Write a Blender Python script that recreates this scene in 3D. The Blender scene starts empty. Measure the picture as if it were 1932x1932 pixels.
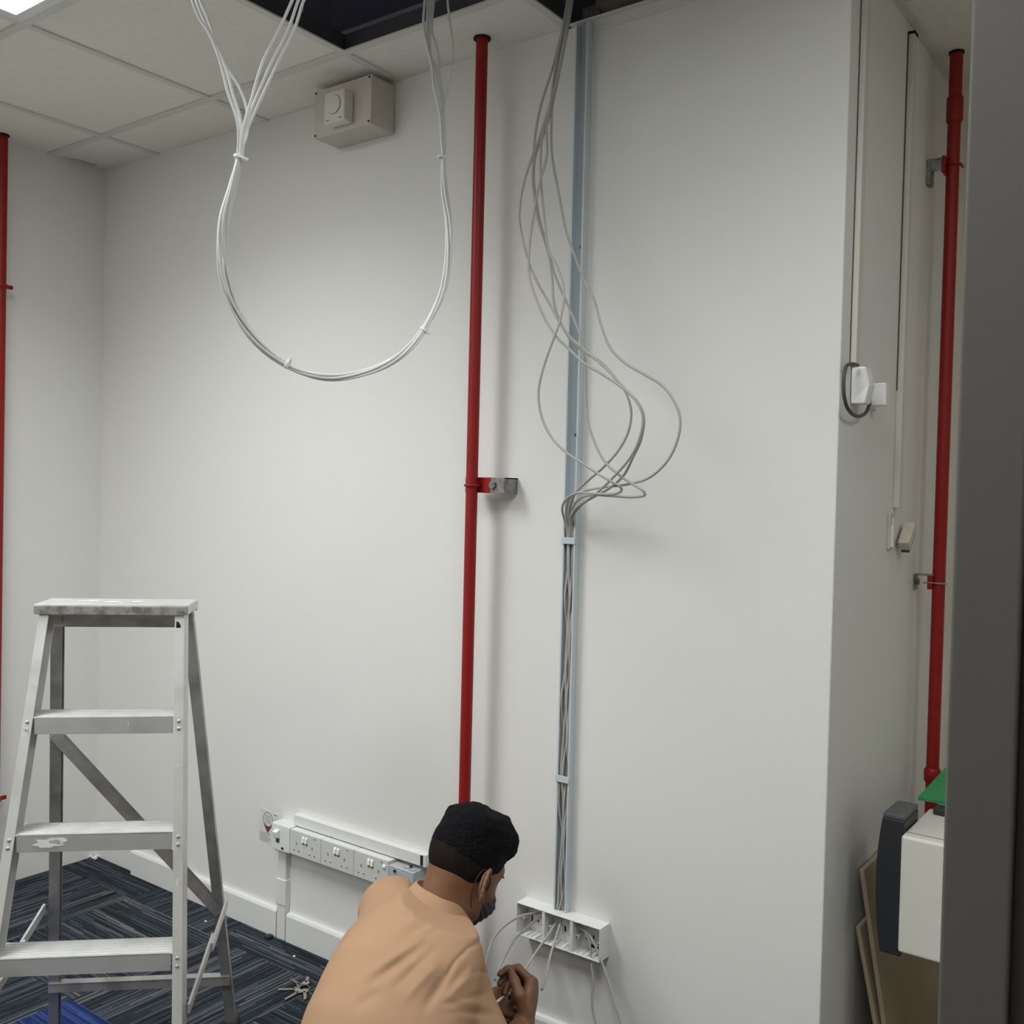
import bpy, bmesh, math, random
import numpy as np
from mathutils import Vector, Matrix
random.seed(7)
sc = bpy.context.scene
col = sc.collection

# ------------------------------------------------------------------ camera
FPX = 1858.3
yaw, pitch, roll = math.radians(36.2443), math.radians(1.2601), math.radians(1.38235)
CAM = Vector((3.5987, -2.1683, 1.4903))
_f = Vector((-math.sin(yaw), math.cos(yaw), 0)); _r = Vector((math.cos(yaw), math.sin(yaw), 0)); _u = Vector((0, 0, 1))
CW = _f*math.cos(pitch) - _u*math.sin(pitch)
_u2 = _u*math.cos(pitch) + _f*math.sin(pitch)
CR = _r*math.cos(roll) + _u2*math.sin(roll)
CU = _u2*math.cos(roll) - _r*math.sin(roll)
cd = bpy.data.cameras.new('camera'); cam = bpy.data.objects.new('camera', cd); col.objects.link(cam)
m = Matrix((CR, CU, -CW)).transposed().to_4x4(); m.translation = CAM
cam.matrix_world = m
cd.sensor_width = 36; cd.lens = 36*FPX/1932; cd.clip_start = .02
sc.camera = cam

# ------------------------------------------------------------------ view, world, room light
sc.view_settings.view_transform = 'Standard'; sc.view_settings.look = 'None'
sc.view_settings.gamma = 1; sc.view_settings.use_curve_mapping = False
sc.view_settings.exposure = 0.0
wd = bpy.data.worlds.new('world'); sc.world = wd; wd.use_nodes = True
wd.node_tree.nodes['Background'].inputs[0].default_value = (.8, .85, .9, 1)
wd.node_tree.nodes['Background'].inputs[1].default_value = 0.0
LAMP_COL = (.975, 1.0, 1.01)
LAMP_W = [22, 12, 8, 8, 6, 11]          # troffers: front left (in view), added behind it, left rear, right rear, added recess fill, added wall-end fill
SPREAD = [math.radians(140), math.radians(150), math.radians(155), math.radians(155), math.radians(170), math.radians(142)]
PANEL_E = [6.5, 5.0, 3.0, 3.0, 2.0, 6.0]

def at(px, py, d):                      # point at a distance d in front of the camera
    return CAM + CW*d + CR*((px-966)/FPX*d) - CU*((py-966)/FPX*d)
def on(ax, v, px, py):                  # point on an axis plane of the room
    d = CW + CR*((px-966)/FPX) - CU*((py-966)/FPX)
    i = 'xyz'.index(ax)
    return CAM + d*((v-CAM[i])/d[i])

# ------------------------------------------------------------------ materials
def mat(name, c, rough=.6, metal=0, spec=.5, bump=None, noise=None, coat=0, sss=0):
    """noise=(scale, colour2, lo, hi) mottles; bump=(scale, strength, distance)"""
    M = bpy.data.materials.new(name); M.use_nodes = True
    nt = M.node_tree; b = nt.nodes['Principled BSDF']
    b.inputs['Base Color'].default_value = (*c, 1); b.inputs['Roughness'].default_value = rough
    b.inputs['Metallic'].default_value = metal; b.inputs['Specular IOR Level'].default_value = spec
    b.inputs['Coat Weight'].default_value = coat
    if sss: b.inputs['Subsurface Weight'].default_value = sss; b.inputs['Subsurface Radius'].default_value = (.02, .008, .004); b.inputs['Subsurface Scale'].default_value = .5
    tc = nt.nodes.new('ShaderNodeTexCoord')
    if noise:
        n = nt.nodes.new('ShaderNodeTexNoise'); n.inputs['Scale'].default_value = noise[0]; n.inputs['Detail'].default_value = 5
        r = nt.nodes.new('ShaderNodeValToRGB'); r.color_ramp.elements[0].position = noise[2]; r.color_ramp.elements[1].position = noise[3]
        r.color_ramp.elements[0].color = (*c, 1); r.color_ramp.elements[1].color = (*noise[1], 1)
        nt.links.new(tc.outputs['Object'], n.inputs['Vector']); nt.links.new(n.outputs[0], r.inputs[0]); nt.links.new(r.outputs[0], b.inputs['Base Color'])
    if bump:
        n = nt.nodes.new('ShaderNodeTexNoise'); n.inputs['Scale'].default_value = bump[0]; n.inputs['Detail'].default_value = 4
        bp = nt.nodes.new('ShaderNodeBump'); bp.inputs['Strength'].default_value = bump[1]; bp.inputs['Distance'].default_value = bump[2]
        nt.links.new(tc.outputs['Object'], n.inputs['Vector']); nt.links.new(n.outputs[0], bp.inputs['Height']); nt.links.new(bp.outputs[0], b.inputs['Normal'])
    return M
M = {}
M['wall'] = mat('white_wall_paint', (.765, .76, .73), .75, bump=(6, .25, .004), spec=.3)
M['recess'] = mat('recess_paint', (.79, .745, .65), .75, bump=(6, .25, .004), spec=.3)
M['ceil'] = mat('ceiling_tile_board', (.86, .835, .765), .9, bump=(90, .15, .002), noise=(40, (.82, .80, .73), .4, .75), spec=.2)
M['tbar'] = mat('painted_tee_bar', (.70, .68, .63), .5)
M['web'] = mat('shade_dark_tee_web', (.06, .058, .065), .6)
M['void'] = mat('black_painted_void', (.045, .042, .062), .9)
M['duct'] = mat('dark_duct_lining', (.22, .22, .25), .4, bump=(30, .3, .01))
M['soffit'] = mat('dusty_brown_conduit', (.16, .145, .12), .7, noise=(25, (.10, .09, .075), .4, .6))
M['skirt'] = mat('white_skirting_gloss', (.78, .78, .77), .35)
M['red'] = mat('red_gloss_pipe_paint', (.26, .010, .009), .42, bump=(60, .1, .001), spec=.3)
M['galv'] = mat('galvanised_steel', (.30, .29, .27), .5, metal=.6, noise=(60, (.16, .155, .15), .4, .65))
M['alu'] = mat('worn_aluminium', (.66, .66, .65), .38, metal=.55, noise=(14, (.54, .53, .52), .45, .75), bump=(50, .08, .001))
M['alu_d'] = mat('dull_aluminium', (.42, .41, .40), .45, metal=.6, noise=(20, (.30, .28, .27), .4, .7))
M['alu_w'] = mat('scuffed_shade_aluminium', (.40, .38, .36), .5, metal=.4, noise=(45, (.22, .20, .18), .42, .62))  # scuffed metal, darkened for the shade on the cap's front lip
M['rivet'] = mat('rivet_steel', (.75, .75, .74), .25, metal=.8)
M['paintspot'] = mat('dried_white_paint', (.80, .78, .75), .8)
M['hole'] = mat('black_hole', (.01, .01, .01), .9)
M['pvc'] = mat('white_pvc', (.76, .76, .74), .4)
M['pvc_old'] = mat('aged_cream_pvc', (.60, .57, .47), .5, noise=(20, (.52, .48, .38), .4, .7))
M['trunk'] = mat('pale_blue_pvc_trunking', (.55, .61, .64), .45)
M['trunk_t'] = mat('off_white_trunking', (.66, .65, .58), .5)
M['socket'] = mat('socket_plate_plastic', (.66, .66, .63), .35)
M['switch'] = mat('switch_rocker_plastic', (.86, .86, .84), .25)
M['greybox'] = mat('pale_grey_plastic', (.46, .49, .51), .45)
M['abs'] = mat('beige_grey_abs', (.58, .54, .48), .45)
M['abs_l'] = mat('white_abs', (.72, .69, .63), .4)
M['cable_w'] = mat('white_cable_jacket', (.78, .79, .76), .4)
M['cable_g'] = mat('grey_cable_jacket', (.42, .41, .375), .45)
M['tie'] = mat('nylon_tie', (.86, .87, .86), .35)
M['black'] = mat('black_plastic', (.02, .02, .02), .45)
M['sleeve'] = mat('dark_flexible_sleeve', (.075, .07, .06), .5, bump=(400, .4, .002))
M['paper'] = mat('sticker_paper', (.69, .70, .69), .6)
M['ink'] = mat('grey_ink', (.16, .16, .16), .7)
M['pinred'] = mat('dark_red_ink', (.22, .03, .04), .6)
M['card'] = mat('brown_cardboard', (.36, .29, .19), .85, noise=(9, (.30, .24, .16), .35, .7), bump=(120, .15, .001))
M['charcoal'] = mat('charcoal_plastic', (.022, .023, .027), .5)
M['charcoal_t'] = mat('dark_grey_plastic_lid', (.09, .095, .10), .5, noise=(50, (.13, .135, .14), .5, .7))
M['cream'] = mat('cream_plastic', (.66, .64, .58), .5)
M['green'] = mat('green_plastic_sheet', (.02, .26, .09), .5, noise=(70, (.03, .33, .12), .4, .7))
M['frame'] = mat('grey_metal_frame_paint', (.105, .097, .09), .45, bump=(500, .08, .0006))
M['seal'] = mat('black_rubber_seal', (.03, .028, .026), .8)
M['shirt'] = mat('tan_cotton', (.42, .26, .16), .9, bump=(900, .12, .0008), spec=.1)
M['shadow_mark'] = mat('shadow_and_mark_brown', (.07, .035, .02), .9)  # painted shadow under the collar, also the switch's warning mark
M['trouser'] = mat('dark_trouser_cloth', (.03, .032, .04), .9)
M['shoe'] = mat('dark_shoe', (.03, .028, .028), .6)
M['skin'] = mat('brown_skin', (.21, .10, .052), .55, bump=(160, .1, .0008), noise=(18, (.17, .078, .04), .4, .7))
M['hair'] = mat('black_hair', (.004, .004, .005), .8, bump=(140, .9, .008), spec=.12)
M['fade'] = mat('cropped_hair_on_skin', (.014, .010, .008), .85, bump=(700, .5, .001), noise=(60, (.010, .007, .006), .35, .6), spec=.15)
M['mask'] = mat('dark_grey_cloth_mask', (.045, .045, .055), .85, bump=(60, .3, .002))
M['key'] = mat('nickel_key', (.55, .52, .45), .35, metal=.8)
M['tool'] = mat('grey_tool_steel', (.12, .13, .14), .4, metal=.5)

def emit(name, c, s):
    Mm = bpy.data.materials.new(name); Mm.use_nodes = True; nt = Mm.node_tree
    e = nt.nodes.new('ShaderNodeEmission'); e.inputs[0].default_value = (*c, 1); e.inputs[1].default_value = s
    nt.links.new(e.outputs[0], nt.nodes['Material Output'].inputs[0]); return Mm

def carpet_mat(name, blue=False):
    Mm = bpy.data.materials.new(name); Mm.use_nodes = True; nt = Mm.node_tree; N = nt.nodes; L = nt.links
    b = N['Principled BSDF']; b.inputs['Roughness'].default_value = .95; b.inputs['Specular IOR Level'].default_value = .1
    g = N.new('ShaderNodeNewGeometry'); sp = N.new('ShaderNodeSeparateXYZ'); L.new(g.outputs['Position'], sp.inputs[0])
    def mth(op, a, b2=None, c2=None):
        n = N.new('ShaderNodeMath'); n.operation = op
        for i, v in enumerate((a, b2, c2)):
            if v is None: continue
            if isinstance(v, (int, float)): n.inputs[i].default_value = v
            else: L.new(v, n.inputs[i])
        return n.outputs[0]
    X, Y = sp.outputs[0], sp.outputs[1]
    ti = mth('FLOOR', mth('DIVIDE', mth('ADD', X, .04), .497)); tj = mth('FLOOR', mth('DIVIDE', mth('ADD', Y, .143), .5))
    par = mth('FLOORED_MODULO', mth('ADD', ti, tj), 2)        # 0 or 1
    par = mth('GREATER_THAN', par, .5)
    # row 0, column 0 : stripes run along x
    mix = lambda a, b2, f: mth('ADD', mth('MULTIPLY', a, mth('SUBTRACT', 1, f)), mth('MULTIPLY', b2, f))
    across = mix(Y, X, par); along = mix(X, Y, par)
    cid = mth('ADD', mth('FLOOR', mth('MULTIPLY', across, 210)), mth('MULTIPLY', ti, 37))
    seg = mth('FLOOR', mth('ADD', mth('MULTIPLY', along, 4), mth('MULTIPLY', cid, .37)))
    cv = N.new('ShaderNodeCombineXYZ'); L.new(cid, cv.inputs[0]); L.new(seg, cv.inputs[1])
    wn = N.new('ShaderNodeTexWhiteNoise'); wn.noise_dimensions = '2D'; L.new(cv.outputs[0], wn.inputs['Vector'])
    cb = N.new('ShaderNodeCombineXYZ'); L.new(mth('FLOOR', mth('MULTIPLY', across, 38)), cb.inputs[0]); L.new(ti, cb.inputs[1]); L.new(tj, cb.inputs[2])
    wb = N.new('ShaderNodeTexWhiteNoise'); wb.noise_dimensions = '3D'; L.new(cb.outputs[0], wb.inputs['Vector'])
    v = mth('ADD', mth('MULTIPLY', wn.outputs['Value'], .72), mth('MULTIPLY', wb.outputs['Value'], .28))
    rp = N.new('ShaderNodeValToRGB'); cr = rp.color_ramp; cr.interpolation = 'LINEAR'
    if blue: cols = [(0, (.008, .014, .055)), (.5, (.014, .028, .11)), (.8, (.028, .05, .16)), (1, (.08, .11, .24))]
    else: cols = [(0, (.011, .012, .014)), (.35, (.018, .022, .027)), (.62, (.032, .043, .055)), (.8, (.065, .078, .088)), (1, (.17, .155, .125))]
    cr.elements[0].position = 0; cr.elements[0].color = (*cols[0][1], 1); cr.elements[1].position = 1; cr.elements[1].color = (*cols[-1][1], 1)
    for p_, c_ in cols[1:-1]:
        e = cr.elements.new(p_); e.color = (*c_, 1)
    L.new(v, rp.inputs[0])
    nz = N.new('ShaderNodeTexNoise'); nz.inputs['Scale'].default_value = 420; L.new(g.outputs['Position'], nz.inputs['Vector'])
    mr = N.new('ShaderNodeMapRange'); mr.inputs[1].default_value = .3; mr.inputs[2].default_value = .7; mr.inputs[3].default_value = .65; mr.inputs[4].default_value = 1.6
    L.new(nz.outputs[0], mr.inputs[0])
    mc = N.new('ShaderNodeMix'); mc.data_type = 'RGBA'; mc.blend_type = 'MULTIPLY'; mc.inputs[0].default_value = 1
    L.new(rp.outputs[0], mc.inputs[6]); L.new(mr.outputs[0], mc.inputs[7]); L.new(mc.outputs[2], b.inputs['Base Color'])
    bp = N.new('ShaderNodeBump'); bp.inputs['Strength'].default_value = .6; bp.inputs['Distance'].default_value = .003
    L.new(nz.outputs[0], bp.inputs['Height']); L.new(bp.outputs[0], b.inputs['Normal'])
    return Mm
M['carpet'] = carpet_mat('striped_carpet'); M['carpet_blue'] = carpet_mat('blue_carpet', True)

# ------------------------------------------------------------------ mesh helpers
class MB:
    def __init__(s): s.bm = bmesh.new()
    def box(s, x0, x1, y0, y1, z0, z1):
        vs = [s.bm.verts.new((x, y, z)) for x in (x0, x1) for y in (y0, y1) for z in (z0, z1)]
        for f in ((0, 1, 3, 2), (4, 6, 7, 5), (0, 4, 5, 1), (2, 3, 7, 6), (0, 2, 6, 4), (1, 5, 7, 3)): s.bm.faces.new([vs[i] for i in f])
        return s
    def obox(s, c, X, Y, Z, hx, hy, hz):     # oriented box: centre, unit axes, half sizes
        c = Vector(c); vs = []
        for a in (-hx, hx):
            for b in (-hy, hy):
                for d in (-hz, hz): vs.append(s.bm.verts.new(c + X*a + Y*b + Z*d))
        for f in ((0, 1, 3, 2), (4, 6, 7, 5), (0, 4, 5, 1), (2, 3, 7, 6), (0, 2, 6, 4), (1, 5, 7, 3)): s.bm.faces.new([vs[i] for i in f])
        return s
    def beam(s, a, b, Y, hy, hz):            # box running a->b, Y sideways hint
        a = Vector(a); b = Vector(b); X = (b-a).normalized(); Y = Vector(Y); Z = X.cross(Y).normalized(); Y = Z.cross(X).normalized()
        return s.obox((a+b)/2, X, Y, Z, (b-a).length/2, hy, hz)
    def prism(s, pts, d):                    # polygon points extruded by vector d
        d = Vector(d); A = [s.bm.verts.new(Vector(p)) for p in pts]; B = [s.bm.verts.new(Vector(p)+d) for p in pts]
        s.bm.faces.new(A[::-1]); s.bm.faces.new(B); n = len(pts)
        for i in range(n): s.bm.faces.new((A[i], A[(i+1) % n], B[(i+1) % n], B[i]))
        return s
    def tube(s, pts, r, seg=10, closed=False, cap=True):
        P = [Vector(p) for p in pts]; n = len(P)
        R = r if isinstance(r, (list, tuple)) else [r]*n
        T = []
        for i in range(n):
            a = P[i-1] if (i > 0 or closed) else P[i]; b = P[(i+1) % n] if (i < n-1 or closed) else P[i]
            T.append((b-a).normalized())
        nrm = T[0].orthogonal().normalized(); rings = []
        for i in range(n):
            nrm = (nrm - T[i]*nrm.dot(T[i])).normalized(); bi = T[i].cross(nrm)
            rings.append([s.bm.verts.new(P[i] + (nrm*math.cos(t) + bi*math.sin(t))*R[i]) for t in [2*math.pi*k/seg for k in range(seg)]])
        for i in range(n-1 if not closed else n):
            a, b = rings[i], rings[(i+1) % n]
            for k in range(seg):
                try: s.bm.faces.new((a[k], a[(k+1) % seg], b[(k+1) % seg], b[k]))
                except ValueError: pass
        if cap and not closed: s.bm.faces.new(rings[0][::-1]); s.bm.faces.new(rings[-1])
        return s
    def cyl(s, a, b, r, seg=20): return s.tube([a, b], r, seg)
    def build(s, name, m, parent=None, bevel=0, smooth=False, seg=2):
        bmesh.ops.recalc_face_normals(s.bm, faces=s.bm.faces)
        me = bpy.data.meshes.new(name); s.bm.to_mesh(me); s.bm.free()
        me.materials.append(M[m] if isinstance(m, str) else m)
        o = bpy.data.objects.new(name, me); col.objects.link(o)
        if parent is not None:
            o.parent = parent; o.matrix_parent_inverse = Matrix.Translation(-parent.location)
        if smooth:
            for p in me.polygons: p.use_smooth = True
            if smooth == 'auto': me.set_sharp_from_angle(angle=math.radians(40))
        if bevel:
            md = o.modifiers.new('bevel', 'BEVEL'); md.width = bevel; md.segments = seg; md.limit_method = 'ANGLE'
        return o
def thing(name, label, cat, loc, group=None):
    o = bpy.data.objects.new(name, None); col.objects.link(o); o.location = Vector(loc); o.empty_display_size = .05
    return tag(o, label, cat, group)
def tag(o, label, cat, group=None, kind=None):
    o['label'] = label; o['category'] = cat
    if group: o['group'] = group
    if kind: o['kind'] = kind
    return o
def struct(o, label=None):
    o['kind'] = 'structure'
    if label: o['label'] = label
    return o
def spline(P, n=8):                          # Catmull-Rom through points
    P = [Vector(p) for p in P]; out = []
    for i in range(len(P)-1):
        p0 = P[i-1] if i else P[0]*2-P[1]; p1 = P[i]; p2 = P[i+1]; p3 = P[i+2] if i+2 < len(P) else P[-1]*2-P[-2]
        # centripetal parametrisation
        t0 = 0; t1 = t0+max((p1-p0).length, 1e-5)**.5; t2 = t1+max((p2-p1).length, 1e-5)**.5; t3 = t2+max((p3-p2).length, 1e-5)**.5
        for k in range(n):
            t = t1+(t2-t1)*k/n
            A1 = p0*((t1-t)/(t1-t0))+p1*((t-t0)/(t1-t0)); A2 = p1*((t2-t)/(t2-t1))+p2*((t-t1)/(t2-t1)); A3 = p2*((t3-t)/(t3-t2))+p3*((t-t2)/(t3-t2))
            B1 = A1*((t2-t)/(t2-t0))+A2*((t-t0)/(t2-t0)); B2 = A2*((t3-t)/(t3-t1))+A3*((t-t1)/(t3-t1))
            out.append(B1*((t2-t)/(t2-t1))+B2*((t-t1)/(t2-t1)))
    out.append(P[-1]); return out
X3, Y3, Z3 = Vector((1, 0, 0)), Vector((0, 1, 0)), Vector((0, 0, 1))

# ================================================================== the room
H = 2.7; WX = 2.892; RY = .89; XR = 5.2; YF = -4.6; XL = 0.0
struct(MB().box(XL-.1, XR, YF, RY+.1, -.1, 0).build('floor', 'carpet'))
struct(MB().box(XL-.1, XL, YF, 0, 0, 2.74).build('wall_left', 'wall'))
struct(MB().box(XL-.1, WX, 0, RY, 0, 2.705).build('wall_back', 'wall', bevel=.003))
struct(MB().box(WX-.05, XR, RY, RY+.1, 0, 2.74).build('wall_recess', 'recess'))
struct(MB().box(XR, XR+.1, YF, RY+.1, 0, 2.74).build('wall_right', 'recess'))
struct(MB().box(XL-.1, XR+.1, YF-.1, YF, 0, 2.74).build('wall_front', 'recess'))

gx = [0, .3455, .956, 1.553, 2.156, 2.762, 3.367, 3.972, 4.577, XR]
gy = [-4.43, -3.826, -3.222, -2.618, -2.014, -1.42, -.817, -.223]
gyb = [YF] + gy + [0]
def missing(x, y):
    if 1.553 < x < 2.156 and -1.42 < y < -.223: return True
    if 2.156 < x < 2.762 and -1.42 < y < 0: return True
    return False
LIGHTS = [(.956, 1.553, -2.014, -.817), (.956, 1.553, -3.826, -2.618), (.3455, .956, -4.43, -3.222), (2.762, 3.367, -4.43, -3.222), (3.972, 4.577, -.817, -.223), (2.762, 3.367, -2.014, -.817)]
def lamp_cell(x, y): return any(a < x < b and c < y < d for a, b, c, d in LIGHTS)
cl = MB()
for i in range(len(gx)-1):
    for j in range(len(gyb)-1):
        xm = (gx[i]+gx[i+1])/2; ym = (gyb[j]+gyb[j+1])/2
        if missing(xm, ym) or lamp_cell(xm, ym): continue
        x0, x1, y0, y1 = gx[i], gx[i+1], gyb[j], gyb[j+1]
        if i == 0 and j < len(gyb)-2: x1 -= .019           # slipped tiles leave a dark slit beside the tee
        if i == 0 and j == len(gyb)-2:                       # broken tile corner against the left wall
            cl.box(x0+.030, x1, y0, y1, H+.003, H+.016); cl.box(x0, x0+.030, y0, -.17, H+.003, H+.016); cl.box(x0, x0+.030, -.05, y1, H+.003, H+.016); cl.prism([(x0+.006, -.17, H+.003), (x0+.031, -.17, H+.003), (x0+.031, -.12, H+.003)], (0, 0, .01)); continue
        cl.box(x0, x1, y0, y1, H+.003, H+.016)
cl.box(WX, XR, 0, .32, H+.003, H+.016); cl.box(WX, XR, .32, RY, H+.003, H+.016)
struct(cl.build('ceiling', 'ceil'))
fl = MB(); wb = MB()
fw = .012
for x in gx[1:-1]:
    segs = [(YF, 0)]
    if x > 2.2 and x < 2.9: segs = [(YF, 0)] if x < 2.8 and x != 2.156 else [(YF, 0)]
    for a, b in segs:
        fl.box(x-fw, x+fw, a, b, H-.002, H+.003); wb.box(x-.0015, x+.0015, a, b, H+.003, H+.042)
for y in gy:
    xr = XR
    fl.box(0, xr, y-fw, y+fw, H-.0025, H+.0025); wb.box(0, xr, y-.0015, y+.0015, H+.003, H+.042)
fl.box(WX, XR, .32-fw, .32+fw, H-.002, H+.003)
fl.box(WX, WX+.022, 0, RY, H-.0015, H+.0025)
fl.box(2.156, WX, -.022, -.0005, H-.002, H+.0005); fl.box(2.232, WX, -.003, -.0005, H-.03, H)
struct(fl.build('trim_1', 'tbar', bevel=.0008))
# webs round the opening, coloured dark for shade, deeper than the others
for (x0, x1, y0, y1) in ((1.553, 1.555, -1.42, -.223), (1.553, 2.156, -.223, -.221), (2.156, 2.158, -.223, 0)): wb.box(x0, x1, y0, y1, H+.004, H+.05)
struct(wb.build('trim_2', 'web'))
pl = MB()
pl.box(XL-.1, XR+.1, YF-.1, RY+.1, 3.35, 3.4); pl.box(XL-.15, XL-.1, YF-.1, RY+.1, 2.74, 3.4); pl.box(XR+.1, XR+.15, YF-.1, RY+.1, 2.74, 3.4)
pl.box(XL-.1, XR+.1, YF-.15, YF-.1, 2.74, 3.4); pl.box(XL-.1, XR+.1, .22, .27, 2.705, 3.4)
struct(pl.build('ceiling_void', 'void')); bpy.data.objects['ceiling_void'].name = 'ceiling.001'

# skirting (two runs, broken by the conduit)
def skirt(nm, x0, x1):
    pf = [(x0, 0, 0), (x0, -.018, 0), (x0, -.018, .084), (x0, -.014, .092), (x0, 0, .093)]
    return struct(MB().prism(pf, (x1-x0, 0, 0)).build(nm, 'skirt', bevel=.001))
skirt('baseboard_back', .27, 1.098); skirt('baseboard_middle', 1.147, WX)

# door frame close to the camera, with the partition it stands in
fe = at(1800, 966, .80)                     # left edge of the frame
fx, fy = fe.x, fe.y
fm = MB().box(fx, fx+.052, fy, fy+.06, 0, H)
struct(fm.build('door_1', 'frame', bevel=.0035, seg=4))
dj = bpy.data.objects['door_1']
sl = MB().box(fx+.052, fx+.064, fy+.008, fy+.05, 0, H).build('rubber_seal', 'seal', dj)
MB().box(fx+.064, fx+.112, fy-.004, fy+.045, .01, H).build('door_leaf', 'frame', dj, bevel=.003, seg=3)
struct(MB().box(fx+.113, XR, fy+.0, fy+.08, 0, H).build('wall_partition', 'wall'))

# ceiling lights: one in view, rear ones, three unseen ones added for fill
for k, (x0, x1, y0, y1) in enumerate(LIGHTS):
    lab = ['bright white recessed ceiling light panel cut off by the top left of the picture', 'added unseen ceiling light panel behind the first one, evening out the wall light', 'recessed ceiling light panel at the left rear of the room', 'recessed ceiling light panel at the right rear of the room', 'added unseen square ceiling light panel brightening the recess beyond the grey door frame', 'added unseen ceiling light panel brightening the right end of the wall'][k]
    t = thing('ceiling_light', lab, 'ceiling light', ((x0+x1)/2, (y0+y1)/2, H))
    a, b, c, d = x0+.012, x1-.012, y0+.012, y1-.012; fr = .03
    f = MB()
    for bx in ((a, a+fr, c, d), (b-fr, b, c, d), (a+fr, b-fr, c, c+fr), (a+fr, b-fr, d-fr, d)): f.box(*bx, H-.003, H+.05)
    f.build('light_frame', 'switch', t, bevel=.002)
    pe = emit('lit_diffuser', LAMP_COL, PANEL_E[k])
    MB().box(a+fr, b-fr, c+fr, d-fr, H+.018, H+.024).build('diffuser', pe, t)
    r = MB()
    for q in range(3):
        xx = a+fr+(b-a-2*fr)*(q+.5)/3
        r.cyl((xx, c+fr+.02, H+.012), (xx, d-fr-.02, H+.012), .006, 10)
    r.build('fluorescent_tube', emit('lit_tube', LAMP_COL, PANEL_E[k]*1.3), t, smooth=True)
    ld = bpy.data.lights.new('lamp', 'AREA'); ld.shape = 'RECTANGLE'; ld.size = b-a-2*fr; ld.size_y = d-c-2*fr
    ld.energy = LAMP_W[k]; ld.color = LAMP_COL; ld.spread = SPREAD[k]
    lo = bpy.data.objects.new('lamp', ld); col.objects.link(lo); lo.location = (0, 0, .004); lo.parent = t

# ------------------------------------------------------------------ void contents
t = thing('cable_tray', 'dark metal cable tray crossing the black void above the missing ceiling tiles', 'cable tray', (1.8, .12, 2.93))
MB().box(.7, 3.0, .09, .19, 2.93, 2.934).box(.7, 3.0, .088, .09, 2.93, 2.965).box(.7, 3.0, .19, .192, 2.93, 2.965).build('tray', 'duct', t)
for xx in (1.0, 1.75, 2.5): MB().box(xx, xx+.02, .08, .20, 2.922, 2.93).build('tray_support', 'duct', t)
for xx in (1.0, 1.75, 2.5): MB().cyl((xx+.01, .10, 2.93), (xx+.01, .10, 3.36), .004, 8).build('hanger_rod', 'duct', t)

t = thing('ceiling_conduit', 'dusty brown pipe resting along the top of the wall above the ceiling line', 'pipe', (2.6, .03, 2.76))
MB().cyl((2.235, .035, 2.752), (3.4, .035, 2.752), .034).build('conduit_run', 'soffit', t, smooth='auto')
MB().box(2.19, 2.245, .005, .07, 2.706, 2.745).build('end_bracket', 'soffit', t, bevel=.003)

# ------------------------------------------------------------------ red pipes
def u_bolt(c, r, out, side, rad=.0035):
    pts = [c + side*(math.cos(a)*(r+rad*.7)) + out*(math.sin(a)*(r+rad*.7)) for a in [math.pi*k/14 for k in range(15)]]
    pts = [pts[0]-out*.028] + pts + [pts[-1]-out*.028]
    return MB().tube(pts, rad, 8)
# main pipe
PX, PY = 1.929, -.078
t = thing('sprinkler_pipe', 'tall red pipe standing off the back wall left of the grey cables', 'pipe', (PX, PY, 0))
MB().cyl((PX, PY, 0), (PX, PY, H+.12), .0162, 32).build('pipe', 'red', t, smooth='auto')
hole = MB().tube([(PX, PY, H-.0015), (PX, PY, H+.02)], .0235, 24).build('ceiling_hole_collar', 'hole', t)
z0 = on('y', PY, 905, 915).z
p_ = MB(); p_.box(PX-.036, PX+.052, PY+.016, PY+.020, z0-.021, z0+.021); p_.box(PX-.036, PX+.052, PY+.02, PY+.036, z0+.018, z0+.021)
p_.build('clamp_plate', 'red', t, bevel=.0008)
p_ = MB(); p_.box(PX+.05, PX+.098, PY+.0165, PY+.0205, z0-.021, z0+.021); p_.box(PX+.05, PX+.098, PY+.02, -.001, z0+.017, z0+.021); p_.box(PX+.094, PX+.098, PY+.02, -.001, z0-.021, z0+.021)
p_.build('wall_angle', 'galv', t, bevel=.0006)
MB().cyl((PX+.060, PY+.0165, z0), (PX+.060, PY+.009, z0), .011, 6).build('bolt', 'galv', t, bevel=.001)
u_bolt(Vector((PX, PY, z0-.002)), .0162, -Y3, X3).build('u_bolt', 'red', t, smooth=True)
# left pipe, just inside the frame
q = on('x', .05, -3, 900); LX, LY = .05, q.y
t = thing('sprinkler_pipe', 'red pipe running down the left wall at the very edge of view', 'pipe', (LX, LY, 0))
MB().cyl((LX, LY, 0), (LX, LY, H+.1), .0175, 28).build('pipe', 'red', t, smooth='auto')
for py in (540, 1505):
    zc = on('x', LX, 5, py).z
    b_ = MB(); b_.tube([(LX, LY, zc-.006), (LX, LY, zc+.006)], .0235, 20); b_.box(0.001, LX, LY-.004, LY+.004, zc-.012, zc+.012); b_.box(LX-.004, LX+.004, LY+.018, LY+.042, zc-.007, zc+.007)
    b_.build('pipe_clip', 'red', t, bevel=.001)
MB().tube([(LX, LY, H-.003), (LX, LY, H+.01)], .022, 20).build('ceiling_hole_collar', 'hole', t)
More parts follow.
